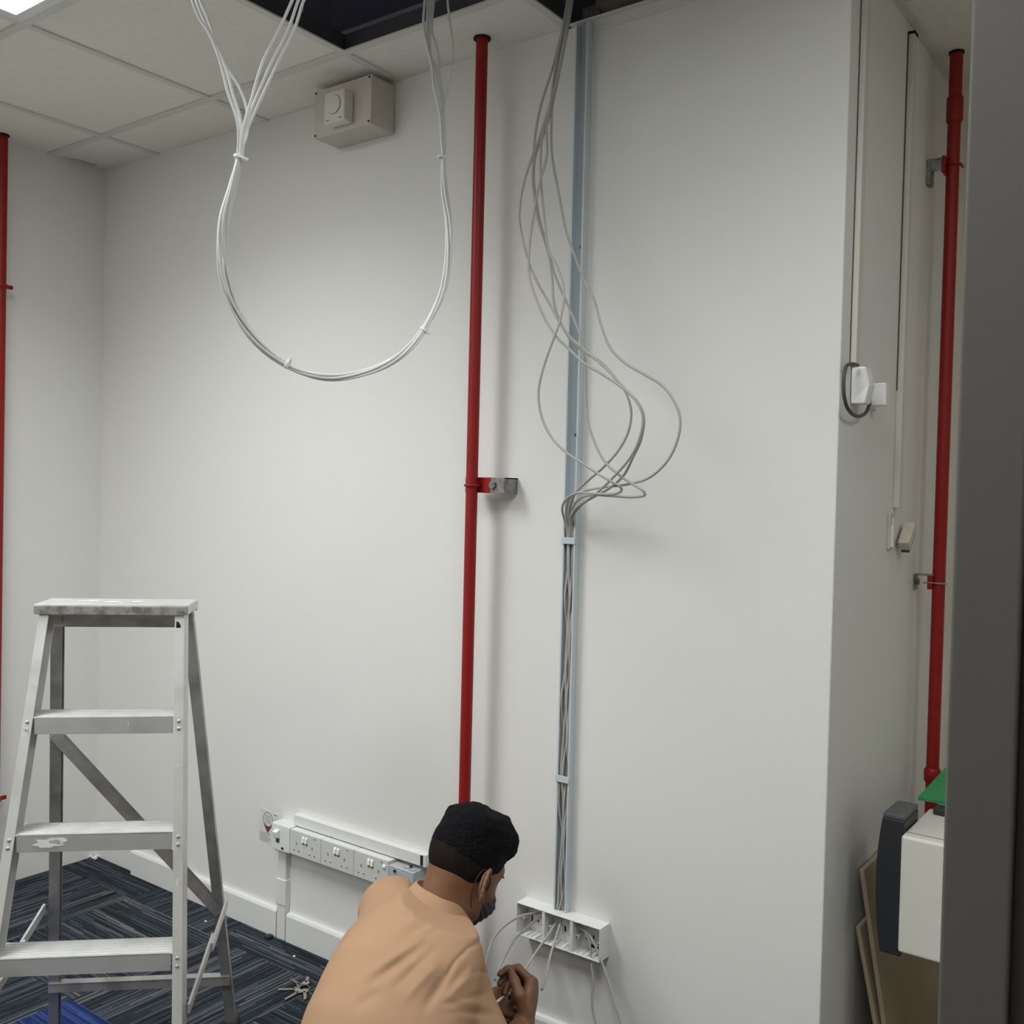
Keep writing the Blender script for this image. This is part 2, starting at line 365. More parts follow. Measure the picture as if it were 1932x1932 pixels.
# recess pipe
q = on('z', H, 1805, 100); QX, QY = q.x+.0, q.y
t = thing('sprinkler_pipe', 'red pipe in the shaded recess between the side wall and grey door frame', 'pipe', (QX, QY, 0))
MB().cyl((QX, QY, 0), (QX, QY, H+.1), .0168, 28).build('pipe', 'red', t, smooth='auto')
MB().tube([(QX, QY, H-.003), (QX, QY, H+.01)], .0195, 20).build('ceiling_hole_collar', 'hole', t)
za, zb = on('y', QY, 1800, 182).z, on('y', QY, 1800, 232).z
MB().tube([(QX, QY, zb), (QX, QY, zb+.006), (QX, QY, za-.006), (QX, QY, za)], [.018, .0215, .0215, .018], 28).build('coupling', 'red', t, smooth='auto')
zc = on('y', QY, 1757, 1462).z
MB().tube([(QX, QY, zc-.02), (QX, QY, zc-.014), (QX, QY, zc+.014), (QX, QY, zc+.02)], [.018, .022, .022, .018], 28).build('coupling', 'red', t, smooth='auto')
z1 = on('y', QY, 1795, 312).z
p_ = MB(); p_.box(WX+.012, QX-.014, QY-.028, QY-.024, z1-.017, z1+.017); p_.box(WX, WX+.012, QY-.03, QY+.01, z1-.05, z1+.017); p_.box(WX+.012, QX-.014, QY-.028, QY-.002, z1+.014, z1+.017)
p_.build('wall_arm', 'galv', t, bevel=.001)
MB().box(QX-.022, QX-.012, QY-.034, QY+.02, z1-.024, z1+.02).build('clamp_plate', 'red', t, bevel=.002)
u_bolt(Vector((QX, QY, z1)), .0168, -Y3, X3).build('u_bolt', 'red', t, smooth=True)
z2 = on('y', QY, 1755, 1096).z
p_ = MB(); p_.box(WX+.002, QX-.01, QY-.018, QY+.014, z2+.014, z2+.018); p_.box(WX, WX+.004, QY-.022, QY+.014, z2-.026, z2+.018)
p_.build('wall_arm', 'galv', t, bevel=.001)
MB().cyl((WX+.004, QY-.004, z2-.004), (WX+.012, QY-.004, z2-.004), .009, 6).build('bolt', 'galv', t)
MB().box(QX-.026, QX-.012, QY-.02, QY+.014, z2-.022, z2+.016).build('clamp_plate', 'red', t, bevel=.002)
MB().cyl((QX-.036, QY-.019, z2-.004), (QX+.026, QY-.019, z2-.004), .0022, 8).build('threaded_rod', 'galv', t)

# ------------------------------------------------------------------ grey box with white sounder, high on the wall
t = thing('junction_box', 'beige grey box high on the wall under the ceiling with a white dial unit', 'junction box', (1.42, -.05, 2.54))
MB().box(1.302, 1.541, -.1, 0, 2.545, 2.687).build('enclosure', 'abs', t, bevel=.003)
MB().box(1.3015, 1.5415, -.102, -.096, 2.5445, 2.6875).build('lid', 'abs', t, bevel=.002)
for x in (1.309, 1.534):
    for z in (2.553, 2.680): MB().cyl((x, -.1045, z), (x, -.1, z), .0032, 12).build('lid_screw', 'black', t)
SX0, SX1, SZa, SZb, SY = 1.386, 1.470, 2.560, 2.651, -.140
d = MB().box(SX0, SX1, SY, -.102, SZa, SZb).build('sounder_unit', 'abs_l', t, bevel=.004)
sxc, szc = (SX0+SX1)/2, (SZa+SZb)/2+.006
MB().tube([(sxc, SY, szc), (sxc, SY-.003, szc), (sxc, SY-.005, szc)], [.027, .027, .024], 32).build('round_dial', 'abs_l', d, smooth='auto')
MB().tube([(sxc+.0275*math.cos(a), SY-.0003, szc+.0275*math.sin(a)) for a in [2*math.pi*k/32 for k in range(32)]], .0009, 6, closed=True).build('dial_groove', 'galv', d)
for xx in (SX0+.008, SX1-.022): MB().box(xx, xx+.014, SY-.0008, SY, SZa+.007, SZa+.009).build('vent_slot', 'ink', d)

# ------------------------------------------------------------------ the open trunking with its cables
TX0, TX1, TD = 2.193, 2.231, .025
TZ0, TZ1 = .395, 2.694
t = thing('cable_trunking', 'pale blue open trunking running up the back wall full of cables below', 'cable trunking', (2.212, 0, TZ0))
c_ = MB(); c_.box(TX0, TX1, -.002, 0, TZ0, TZ1); c_.box(TX0, TX0+.0018, -TD, -.002, TZ0, TZ1); c_.box(TX1-.0018, TX1, -TD, -.002, TZ0, TZ1)
c_.box(TX0+.0018, TX0+.004, -TD, -TD+.002, TZ0, TZ1); c_.box(TX1-.004, TX1-.0018, -TD, -TD+.002, TZ0, TZ1)
c_.build('channel', 'trunk', t)
for (px, py) in ((1107, 126), (1096, 466), (1086, 820)):
    q = on('y', -.003, px, py); zz = q.z
    MB().tube([(q.x, -.002, zz), (q.x, -.0045, zz), (q.x, -.0055, zz)], [.0042, .0042, .0028], 14).build('screw', 'galv', t, smooth='auto')
def clip(py, lab, px):
    zz = on('y', -TD, px, py).z
    b = MB(); b.box(TX0-.003, TX1+.001, -TD-.0035, -TD-.001, zz-.0085, zz+.0085); b.box(TX0-.003, TX0-.0008, -TD-.001, -TD+.008, zz-.0085, zz+.0085); b.box(TX1+.0002, TX1+.002, -TD-.001, -TD+.008, zz-.0085, zz+.0085)
    b.build('retaining_clip', 'trunk', t, bevel=.0006)
clip(1020, '', 1072); clip(1470, '', 1063)

def P5(o, pts, s): return [(o[0]+a*s, o[1]+b*s) for a, b in pts]
k_ = 380/1932
def R1(*p): return [(950+a*k_, b*k_) for a, b in p]
def R2(*p): return [(950+a*k_, 360+b*k_) for a, b in p]
def R3(*p): return [(950+a*k_, 700+b*k_) for a, b in p]
z8 = .2236
def E8(*p): return [(780+a*z8, 1500+b*z8) for a, b in p]
def E5(*p): return [(900+a*.2588, 1480+b*.2588) for a, b in p]
# (label, freely hanging path, stand-off keys along it, lane in the trunking, exit path, exit stand-off)
right = [
 ('grey network cable whose loop swings widest to the right of the trunking',
  R1((640, -60), (600, 200), (520, 620), (475, 950), (460, 1200), (465, 1480), (540, 1900)) + R2((600, 380), (660, 560), (770, 850), (870, 1050), (940, 1300), (1020, 1500), (1150, 1640), (1350, 1760), (1500, 1850)) +
  R3((1600, 230), (1690, 430), (1680, 620), (1580, 850), (1400, 1020), (1200, 1085), (960, 1115), (730, 1160), (600, 1230), (562, 1330), (575, 1500)), -.06, .1, 0,
  E8((1040, 1000), (985, 1003), (910, 1020), (830, 1060), (750, 1120), (690, 1190), (660, 1240), (630, 1330), (600, 1450)), -.36),
 ('grey network cable in the middle curve whose upper arc bulges farthest left',
  R1((650, -60), (610, 200), (540, 600), (430, 1050), (315, 1400), (225, 1650), (175, 1850)) + R2((150, 250), (180, 450), (240, 680), (320, 870), (440, 1080), (540, 1270), (640, 1400), (770, 1520), (1000, 1720)) +
  R3((1170, 180), (1280, 290), (1345, 430), (1320, 650), (1240, 830), (1160, 990), (1050, 1100), (880, 1200), (740, 1290), (665, 1400), (650, 1500)), -.085, .1, 3,
  E8((1050, 1045), (960, 1120), (860, 1210), (780, 1350), (720, 1470), (690, 1560)), -.34),
 ('grey network cable in the middle curve lying just inside its neighbour',
  R1((630, -60), (590, 200), (500, 620), (450, 1000), (415, 1200), (415, 1500), (360, 1700), (320, 1880)) + R2((265, 380), (240, 640), (250, 830), (310, 1030), (400, 1240), (490, 1380), (630, 1520), (770, 1650), (950, 1760)) +
  R3((1190, 200), (1300, 330), (1338, 460), (1300, 660), (1215, 830), (1080, 990), (960, 1110), (840, 1215), (700, 1310), (640, 1420), (630, 1520)), -.11, .1, 4,
  E8((1190, 1100), (1130, 1190), (1060, 1290), (1000, 1380), (930, 1490), (880, 1570)), -.30),
 ('grey network cable forming the innermost curve right of the trunking',
  R1((620, -60), (580, 200), (480, 620), (360, 1000), (310, 1250), (285, 1550), (280, 1750)) + R2((300, 90), (330, 280), (410, 530), (450, 700), (470, 870), (480, 1050), (540, 1250), (640, 1420), (770, 1540), (940, 1650)) +
  R3((1100, 100), (1180, 220), (1225, 400), (1190, 600), (1080, 790), (950, 930), (800, 1060), (690, 1170), (640, 1310), (620, 1500)), -.07, .1, 2,
  E8((1240, 1080), (1215, 1160), (1190, 1240), (1150, 1380), (1120, 1520), (1085, 1640)), -.26),
 ('grey network cable whose lower loop bulges out left of the trunking',
  R1((660, -60), (620, 200), (530, 700), (420, 1100), (370, 1330), (355, 1550), (370, 1880)) + R2((400, 330), (430, 560), (520, 740), (572, 900), (578, 1050), (540, 1250), (490, 1390), (420, 1580), (365, 1760)) +
  R3((335, 200), (360, 420), (450, 620), (600, 780), (750, 880), (900, 980), (1050, 1070), (1125, 1115), (1125, 1155), (1050, 1180), (850, 1175), (700, 1172), (625, 1235), (600, 1360), (600, 1520)), -.13, .1, 1,
  E5((740, 1040), (790, 1075), (825, 1180), (833, 1300), (848, 1440), (838, 1560), (850, 1680), (880, 1780)), -.06),
 ('grey network cable dropping beside the trunking into a flat hairpin bend',
  R1((670, -60), (630, 200), (550, 620), (480, 950), (400, 1250), (310, 1480), (290, 1700)) + R2((310, 60), (350, 300), (420, 520), (490, 800), (560, 970), (640, 1150), (740, 1400), (780, 1600), (790, 1900)) +
  R3((790, 200), (810, 480), (880, 700), (980, 880), (1100, 990), (1230, 1080), (1345, 1155), (1355, 1190), (1250, 1210), (1050, 1200), (860, 1190), (730, 1225), (665, 1330), (640, 1510)), -.05, .1, 5,
  E5((780, 1050), (840, 1130), (900, 1270), (960, 1440), (1005, 1600), (1070, 1800)), -.07),
]
for n, (lab, path, so, _, lane, ex, exo) in enumerate(right):
    L = len(path); P = []
    for i, (px, py) in enumerate(path):
        # stand-off from the wall: near the ceiling 8 cm, out in the loops, back into the channel
        f = i/(L-1)
        yy = -.10 + (so-.03)*math.sin(math.pi*min(1, f*1.0))*1.0
        if f > .86: yy = yy + (-.020-yy)*((f-.86)/.14)
        P.append(on('y', yy, px, py))
    P[-1] = Vector((TX0+.0062+lane*.0051, -.019, P[-1].z))
    # down the channel, weaving between lanes
    zs = P[-1].z; rnd = random.Random(n*5+3); ln = [lane, 5-lane, (lane+2) % 6, (lane+3) % 6, 5-lane, lane, (lane+1) % 6, lane]
    K = 11
    for i in range(1, K+1):
        z = zs+(.405-zs)*i/K
        lq = ln[i % len(ln)]*.28+lane*.72
        P.append(Vector((TX0+.0056+lq*.0055, -.010-.0055*((n+i*(1+n % 2)) % 3), z)))
    # through the box and out of its front
    e0 = on('y', -.030, *ex[0])
    P.append(Vector((P[-1].x*.7+e0.x*.3, -.012, .385)))
    ne = len(ex)
    for i, (px, py) in enumerate(ex):
        f = i/(ne-1); P.append(on('y', -.030+(exo+.030)*(f**1.3), px, py))
    tag(MB().tube(spline(P, 6), .0031, 8).build('network_cable', 'cable_g', smooth=True), lab, 'cable', 'grey cables fed down the open trunking')

# ------------------------------------------------------------------ three gang back box, open
BX0, BX1, BZ0, BZ1, BD = 2.090, 2.350, .308, .394, .048
t = thing('socket_back_box', 'white empty three gang surface box at the foot of the trunking with cables coming out', 'back box', ((BX0+BX1)/2, 0, BZ0))
b = MB(); w_ = .003
b.box(BX0, BX1, -.003, 0, BZ0, BZ1); b.box(BX0, BX1, -BD, -.003, BZ1-w_, BZ1); b.box(BX0, BX1, -BD, -.003, BZ0, BZ0+w_); b.box(BX0, BX0+w_, -BD, -.003, BZ0+w_, BZ1-w_); b.box(BX1-w_, BX1, -BD, -.003, BZ0+w_, BZ1-w_)
b.build('box_shell', 'pvc', t, bevel=.0012)
gw = (BX1-BX0)/3
for k in (1, 2):
    x = BX0+gw*k
    MB().box(x-.0045, x+.0045, -BD+.001, -.003, BZ0+w_, BZ1-w_).build('divider', 'pvc', t, bevel=.001)
for k in range(3):
    for x in (BX0+gw*k+.011, BX0+gw*(k+1)-.011):
        zc = (BZ0+BZ1)/2-.002
        b = MB(); b.tube([(x, -.003, zc), (x, -BD+.012, zc)], .0042, 12); b.build('screw_post', 'pvc', t, smooth='auto')
        MB().cyl((x, -BD+.012, zc), (x, -BD+.0105, zc), .0019, 8).build('post_hole', 'hole', t)
    xa = BX0+gw*k
    class KN:
        def box(s, *a): MB().box(*a).build('knockout', 'hole', t)
    kn = KN()
    kn.box(xa+.020, xa+.026, -.0042, -.003, BZ1-.027, BZ1-.008); kn.box(xa+.0395, xa+.0435, -.0042, -.003, BZ0+.028, BZ0+.042); kn.box(xa+.020, xa+.024, -.0042, -.003, BZ0+.026, BZ0+.045)
    kn.box(xa+.064, xa+.072, -.0042, -.003, BZ1-.014, BZ1-.008)
    if k == 2: kn.box(xa+.030, xa+.048, -.0042, -.003, BZ0+.010, BZ0+.018); kn.box(xa+.052, xa+.066, -.0042, -.003, BZ0+.010, BZ0+.017)
    if k == 1: kn.box(xa+.034, xa+.058, -.0042, -.003, BZ1-.018, BZ1-.008)
    rb = MB()
    for q in range(4): rb.box(xa+.016+q*.015, xa+.0175+q*.015, -BD+.004, -.003, BZ0+w_, BZ0+w_+.003)
    rb.build('floor_rib', 'pvc', t)

# ------------------------------------------------------------------ socket strip on the left
SD = .050; SZ0, SZ1 = .312, .391
t = thing('isolator_switch', 'white square isolator switch at the left end of the socket row', 'switch', (1.15, 0, SZ0))
MB().box(1.106, 1.193, -SD, 0, .3085, .3925).build('switch_box', 'pvc', t, bevel=.002)
rk = MB().prism([(1.127, -SD, .377), (1.127, -SD-.016, .371), (1.127, -SD-.012, .352), (1.127, -SD, .348)], (.020, 0, 0)).build('rocker', 'switch', t, bevel=.0015)
MB().box(1.131, 1.146, -SD-.0012, -SD, .333, .346).build('rocker_well', 'tool', t, bevel=.0005)
MB().box(1.155, 1.167, -SD-.0010, -SD, .315, .322).box(1.161, 1.1665, -SD-.0014, -SD, .320, .3225).build('warning_mark', 'shadow_mark', t)
x = 1.1945; w3 = (1.626-1.1945)/3
first = None
labs = ['white double socket next to the isolator switch, first in the row of three', 'white double socket in the middle of the row of three on the back wall', 'white double socket at the right end of the row, half behind the tan shirt']
for k in range(3):
    t = thing('double_socket', labs[k], 'socket', (x+w3*(k+.5), 0, SZ0), 'double sockets in a row low on the back wall')
    xa = x+w3*k+.0006; xb = x+w3*(k+1)-.0006; xm = (xa+xb)/2
    MB().box(xa, xb, -SD+.007, 0, SZ0, SZ1-.001).build('back_box', 'pvc', t, bevel=.002)
    MB().box(xa, xb, -SD, -SD+.007, SZ0-.001, SZ1).build('face_plate', 'socket', t, bevel=.0022)
    for s in (-1, 1):
        cx = xm+s*.0068
        MB().prism([(cx-.005, -SD, .380), (cx-.005, -SD-.0045, .376), (cx-.005, -SD-.0065, .361), (cx-.005, -SD, .3585)], (.0100, 0, 0)).build('switch_rocker', 'switch', t, bevel=.001)
        MB().box(cx-.0045, cx+.0045, -SD-.0007, -SD, .3545, .3583).build('rocker_gap', 'tool', t)
        ox = xm+s*.036-.003
        MB().box(ox-.0020, ox+.0020, -SD-.0006, -SD, .3455, .3545).build('earth_slot', 'ink', t)
        pn = MB()
        for e in (-1, 1): pn.box(ox+e*.011-.0032, ox+e*.011+.0032, -SD-.0006, -SD, .3255, .3288)
        pn.build('pin_slots', 'tool', t)
        ps = MB()
        for e in (-1, 1): ps.box(ox+e*.011-.0034, ox+e*.011+.0034, -SD-.0009, -SD, .3230, .3253)
        ps.box(ox-.0024, ox+.0024, -SD-.0009, -SD, .3432, .3453)
        ps.build('slot_lip', 'switch', t)
    MB().box(xb-.032, xb-.022, -SD-.0007, -SD, .3805, .3825).build('small_print', 'ink', t)
    if k == 2: MB().prism([(xb-.020, -SD, .377), (xb-.020, -SD-.006, .374), (xb-.020, -SD-.006, .368), (xb-.020, -SD, .366)], (.011, 0, 0)).build('indicator', 'switch', t, bevel=.001)
t = thing('cover_trunking', 'white closed trunking cover lying above the row of double sockets', 'cable trunking', (1.46, 0, .393))
MB().box(1.183, 1.736, -.025, 0, .3935, .4285).build('cover', 'pvc', t, bevel=.002)
MB().box(1.728, 1.738, -.0255, -.024, .396, .4265).box(1.7365, 1.7385, -.022, -.004, .398, .425).build('open_end', 'hole', t)
MB().box(1.739, 1.748, -.026, 0, .394, .4295).build('end_lip', 'pvc', t, bevel=.001)
MB().cyl((1.36, -.0255, .3945), (1.36, -.0275, .3945), .0016, 8).build('screw', 'galv', t)
t = thing('adaptor_box', 'pale grey blue plastic box at the right end of the sockets beside the shoulder', 'junction box', (1.69, 0, .33))
MB().box(1.630, 1.728, -.055, 0, .318, .3785).build('box_body', 'greybox', t, bevel=.003)
MB().box(1.6295, 1.7285, -.0555, -.001, .3785, .3815).build('box_lid', 'greybox', t, bevel=.001)
MB().cyl((1.658, -.055, .372), (1.658, -.060, .372), .004, 12).build('lid_screw', 'black', t)
t = thing('network_lead', 'thin curled grey lead lying on the pale grey box lid', 'cable', (1.70, -.02, .382))
MB().tube(spline([(1.672, -.034, .3835), (1.684, -.044, .3838), (1.696, -.034, .3836), (1.700, -.042, .3838), (1.712, -.046, .3836), (1.722, -.036, .3835), (1.716, -.030, .3835)], 6), .0013, 6).build('lead', 'cable_g', t, smooth=True)
MB().box(1.690, 1.700, -.030, -.0256, .382, .390).build('plug', 'black', t, bevel=.001)
# conduit drop below the isolator
t = thing('drop_conduit', 'white painted conduit dropping from the isolator switch to the floor', 'conduit', (1.122, 0, 0))
MB().box(1.103, 1.143, -.019, 0, 0, .3085).build('lower_duct', 'pvc', t, bevel=.0025)
MB().box(1.1005, 1.1455, -.0215, 0, .115, .20).build('joint_cover', 'pvc', t, bevel=.002)
tag(MB().box(1.078, 1.099, -.05, -.026, 0, .012).build('rubber_foot', 'black', bevel=.003), 'small black rubber piece on the carpet by the conduit foot', 'rubber piece')

# sticker with a map pin
t = thing('wall_sticker', 'small paper sticker with a dark red map pin left of the isolator switch', 'sticker', (1.03, 0, .28))
MB().prism([(.984, 0, .292), (1.075, 0, .286), (1.080, 0, .398), (.990, 0, .404)], (0, -.0008, 0)).build('paper', 'paper', t)
pc = (1.030, -.0014, .372)
MB().tube([(pc[0]+.0235*math.cos(a), pc[1], pc[2]+.0235*math.sin(a)) for a in [2*math.pi*k/28 for k in range(28)]], .0008, 6, closed=True).build('pin_ring', 'ink', t)
MB().prism([(pc[0]-.0215, -.0008, pc[2]-.016), (pc[0], -.0008, pc[2]-.047), (pc[0]+.0215, -.0008, pc[2]-.016), (pc[0]+.008, -.0008, pc[2]-.0235), (pc[0]-.008, -.0008, pc[2]-.0235)], (0, -.0008, 0)).build('pin_point', 'pinred', t)
l_ = MB()
for i in range(5): l_.box(pc[0]-.016+.001*i, pc[0]+.015, -.0013, -.0008, pc[2]+.010-i*.0058, pc[2]+.0112-i*.0058)
for i in range(6): l_.box(.991, 1.045-.006*(i % 3), -.0013, -.0008, .3225-i*.0052, .3237-i*.0052)
l_.box(1.062, 1.072, -.0013, -.0008, .3915, .3945)
l_.build('print_lines', 'ink', t)
tag(MB().box(1.070, 1.079, -.004, 0, .281, .286).build('tape_scrap', 'greybox'), 'tiny torn grey tape scrap under the sticker corner', 'tape')

# ------------------------------------------------------------------ white cables tied in a hanging loop
def Z4(*p): return [(340+a*.2899, b*.2899) for a, b in p]
def Z5(*p): return [(740+a*.1656, b*.1656) for a, b in p]
leftA = [Z4((60, -120), (80, 0), (120, 110), (190, 220), (260, 400), (310, 600), (375, 800)),
         Z4((90, -120), (105, 0), (160, 140), (220, 270), (290, 420), (340, 600), (395, 800)),
         Z4((110, -120), (130, 0), (190, 150), (260, 370), (380, 560), (432, 700), (436, 860))]
leftB = [Z4((780, -120), (730, 0), (640, 200), (540, 400), (455, 680), (405, 860)),
         Z4((825, -120), (770, 0), (700, 200), (600, 400), (470, 700), (415, 870)),
         Z4((865, -120), (805, 0), (740, 200), (640, 400), (500, 700), (425, 880))]
rightT = [Z5((560, 1600), (545, 1330), (480, 1010), (440, 700), (400, 540), (355, 300), (370, 0), (380, -300)),
          Z5((572, 1600), (560, 1250), (515, 960), (440, 700), (395, 480), (405, 0), (415, -300)),
          Z5((585, 1600), (575, 1200), (535, 900), (455, 720), (425, 560), (430, 0), (440, -300)),
          Z5((592, 1600), (578, 1150), (530, 860), (500, 760), (440, 640), (455, 0), (470, -300)),
          Z5((580, 1620), (570, 1060), (540, 850), (520, 600), (455, 350), (475, 0), (490, -300)),
          Z5((600, 1620), (565, 1330), (585, 1190), (640, 1000), (680, 750), (688, 500), (650, 200), (630, 0), (610, -300))]
mid = [(452, 297), (440, 350), (425, 410), (421, 465), (425, 520), (441, 577), (470, 627), (512, 670), (562, 699), (620, 712), (680, 705), (735, 684), (778, 650), (812, 600), (836, 545), (846, 480), (846, 420), (838, 355)]
offs = [(-1.9, .3), (-1.15, -.4), (-.4, .5), (.4, -.5), (1.15, .4), (1.9, -.3)]
strands = leftA+leftB
for n in range(6):
    P = []
    top = strands[n]
    for i, (px, py) in enumerate(top): P.append(at(px, py, 1.93 + .02*(n % 3) - .0*i))
    fn = n+.7
    for i, (px, py) in enumerate(mid):
        f = i/(len(mid)-1)
        d = 1.95+(2.47-1.95)*(f**1.1)
        # direction normal to the path in the picture plane
        a = mid[max(i-1, 0)]; b = mid[min(i+1, len(mid)-1)]; tx, ty = b[0]-a[0], b[1]-a[1]; ll = math.hypot(tx, ty); nx, ny = -ty/ll, tx/ll
        spread = 6.0 if i in (2, 3, 4) else (4.0 if i < 7 else 3.2)
        if i in (0, 8, 13): spread = 2.2
        ph = math.pi+n*2*math.pi/5+(i-4)*.5
        rr_ = 1.55 if n < 5 else .1
        oo = rr_*math.cos(ph) if i > 4 else offs[n][0]*(1-i/5)+rr_*math.cos(ph)*i/5
        P.append(at(px+nx*oo*spread*-1, py+ny*oo*spread*-1, d+rr_*math.sin(ph)*.0042))
    for i, (px, py) in enumerate(rightT[n]): P.append(at(px, py, 2.48+.004*n-.004*i))
    lab = 'white network cable of the hanging loop, %s strand of its %s upper branch' % (('leftmost', 'middle', 'rightmost')[n % 3], 'left' if n < 3 else 'right')
    tag(MB().tube(spline(P, 7), .00315, 8).build('network_cable', 'cable_w', smooth=True), lab, 'cable', 'white cables tied in the hanging loop')
def tie(px, py, d, ang, lab, r, tail):
    c = at(px, py, d); T = (CR*math.cos(ang)+CU*math.sin(ang)).normalized(); S = (CU*math.cos(ang)-CR*math.sin(ang)).normalized()
    t = thing('cable_tie', lab, 'cable tie', c)
    pts = [c + S*(math.cos(a)*r) + CW*(math.sin(a)*r*.7) for a in [2*math.pi*k/24 for k in range(24)]]
    b = MB()
    R_ = .0021
    b.tube([p+T*.0012 for p in pts], R_, 6, closed=True); b.tube([p-T*.0012 for p in pts], R_, 6, closed=True)
    b.build('strap', 'tie', t, smooth=True)
    hd = c+S*tail*(r+.002)-CW*.003
    MB().obox(hd, T, S, CW, .003, .0038, .0026).build('head', 'tie', t, bevel=.001)
    return t
tie(453, 297, 1.945, math.radians(72), 'white cable tie with a thick head where the two cable branches join', .0115, -1)
tie(543, 686, 2.14, math.radians(-28), 'white cable tie at the lower left of the hanging loop', .0105, 1)
tie(801, 623, 2.32, math.radians(55), 'white cable tie on the lower right side of the hanging loop', .0105, -1)
tie(832, 296, 2.455, math.radians(88), 'white cable tie high on the right side of the hanging loop', .0085, -1)

# ------------------------------------------------------------------ fittings on the recess side wall (x = WX)
def rx(px, py): return on('x', WX, px, py)
q1 = rx(1612, 400); y1 = q1.y
zt = rx(1606, 690).z
t = thing('wall_trunking', 'slim off-white trunking down to the plugged-in unit on the recess side wall', 'cable trunking', (WX, y1, zt))
MB().box(WX, WX+.014, y1, y1+.030, zt, H-.003).build('trunking_body', 'trunk_t', t, bevel=.002)
MB().box(WX, WX+.002, y1-.0035, y1+.0, zt, H-.003).build('dark_seam', 'sleeve', t)  # dark seam line along the trunking edge
ya = rx(1700, 500).y; zb_ = rx(1680, 958).z; ztp = rx(1707, 56).z
t = thing('wall_trunking', 'slim off-white trunking ending above the broken patch box in the recess', 'cable trunking', (WX, ya, zb_))
MB().box(WX, WX+.016, ya-.006, ya+.022, zb_, ztp).build('trunking_body', 'trunk_t', t, bevel=.002)
MB().box(WX, WX+.003, ya-.009, ya-.006, zb_+.3, ztp).build('dark_seam', 'sleeve', t)
MB().box(WX, WX+.018, ya-.008, ya+.024, ztp, ztp+.006).build('dark_top_edge', 'hole', t)
# plugged unit
a0 = rx(1602, 690); 
t = thing('power_unit', 'white plug-in unit with a dark curved cable on the recess side wall', 'power unit', (WX, a0.y, rx(1610, 760).z))
zu1, zu0 = rx(1604, 692).z, rx(1604, 762).z; yu = rx(1604, 720).y
cx_ = WX+.002
MB().prism([(cx_, yu+.0, zu0), (cx_+.030, yu+.004, zu0), (cx_+.038, yu+.012, (zu0+zu1)/2), (cx_+.030, yu+.004, zu1), (cx_, yu+.0, zu1)], (0, .042, 0)).build('unit_case', 'switch', t, bevel=.003)
yp = rx(1638, 740).y
sp = MB().box(WX, WX+.006, yp-.004, yp+.060, zu0+.0, zu1+.004).build('socket_plate', 'pvc', t, bevel=.002)
MB().box(WX+.006, WX+.0068, yp+.040, yp+.048, zu0+.055, zu0+.066).build('socket_slot', 'hole', sp)
MB().box(WX+.006, WX+.040, yp+.002, yp+.026, zu0+.006, zu1-.022).build('plug_body', 'switch', t, bevel=.004)
lp = [on('x', WX+.02, *q) for q in ((1618, 689), (1606, 687), (1596, 692), (1592, 712), (1592, 742), (1597, 765), (1608, 781), (1622, 785), (1634, 778), (1641, 762))]
MB().tube(spline(lp, 8), .0042, 10).build('dark_lead', 'sleeve', t, smooth=True)
# broken patch box
a1 = rx(1690, 1010)
t = thing('patch_box', 'broken cream patch box hanging crooked on the recess side wall', 'patch box', (WX, a1.y, rx(1690, 1040).z))
yb = rx(1676, 1000).y; zb0, zb1 = rx(1674, 1036).z, rx(1676, 968).z
MB().box(WX, WX+.008, yb-.012, yb+.030, zb0, zb1).build('back_plate', 'pvc_old', t, bevel=.002)
MB().box(WX+.008, WX+.009, yb-.002, yb+.018, zb0+.012, zb1-.03).build('torn_hole', 'sleeve', t)
MB().box(WX+.008, WX+.016, yb-.010, yb-.004, zb0+.006, zb1-.030).box(WX+.008, WX+.012, yb+.0, yb+.016, zb1-.032, zb1-.012).build('broken_edge', 'abs_l', t, bevel=.001)
an = math.radians(30); Yx = Vector((0, math.cos(an), math.sin(an))); Zx = Vector((0, -math.sin(an), math.cos(an)))
Zx = Vector((0, math.sin(math.radians(50)), math.cos(math.radians(50)))); Yx = Vector((0, math.cos(math.radians(50)), -math.sin(math.radians(50))))
cc = rx(1695, 1011)+X3*.022
MB().obox(cc, X3, Yx, Zx, .014, .013, .040).build('hanging_cover', 'pvc_old', t, bevel=.002)
MB().obox(cc+Yx*.019, X3, Yx, Zx, .010, .006, .036).build('cover_inside', 'sleeve', t, bevel=.001)

# leaning flat cartons, machine, green sheet
def lean(y0, y1, pt_top, pt_bot, th, m, nm, lab, notch=False):
    a = on('y', y0, *pt_top); b_ = on('y', y0, *pt_bot)
    a.x = max(a.x, WX+.004); dirv = (b_-a).normalized(); end = a + dirv*(a.z/(-dirv.z))
    nrm = Vector((-dirv.z, 0, dirv.x)); nrm = nrm if nrm.x > 0 else -nrm
    pts = [a, end+Vector((0, 0, .001)), end+Vector((th, 0, .001)), a+nrm*th]
    mb = MB(); mb.prism([Vector((p.x, y0, max(p.z, .001))) for p in pts], (0, y1-y0, 0))
    return tag(mb.build(nm, m, bevel=.003), lab, 'cardboard')
ytop = rx(1617, 1637).y
lean(ytop, ytop+.50, (1618, 1640), (1662, 1932), .012, 'card', 'cardboard_sheet', 'taller brown cardboard sheet leaning on the recess wall behind the dark machine')
yt2 = rx(1610, 1748).y
lean(yt2, yt2+.30, (1612, 1748), (1646, 1932), .011, 'card', 'cardboard_sheet', 'shorter brown cardboard sheet at the bottom edge, nearest the wall corner')

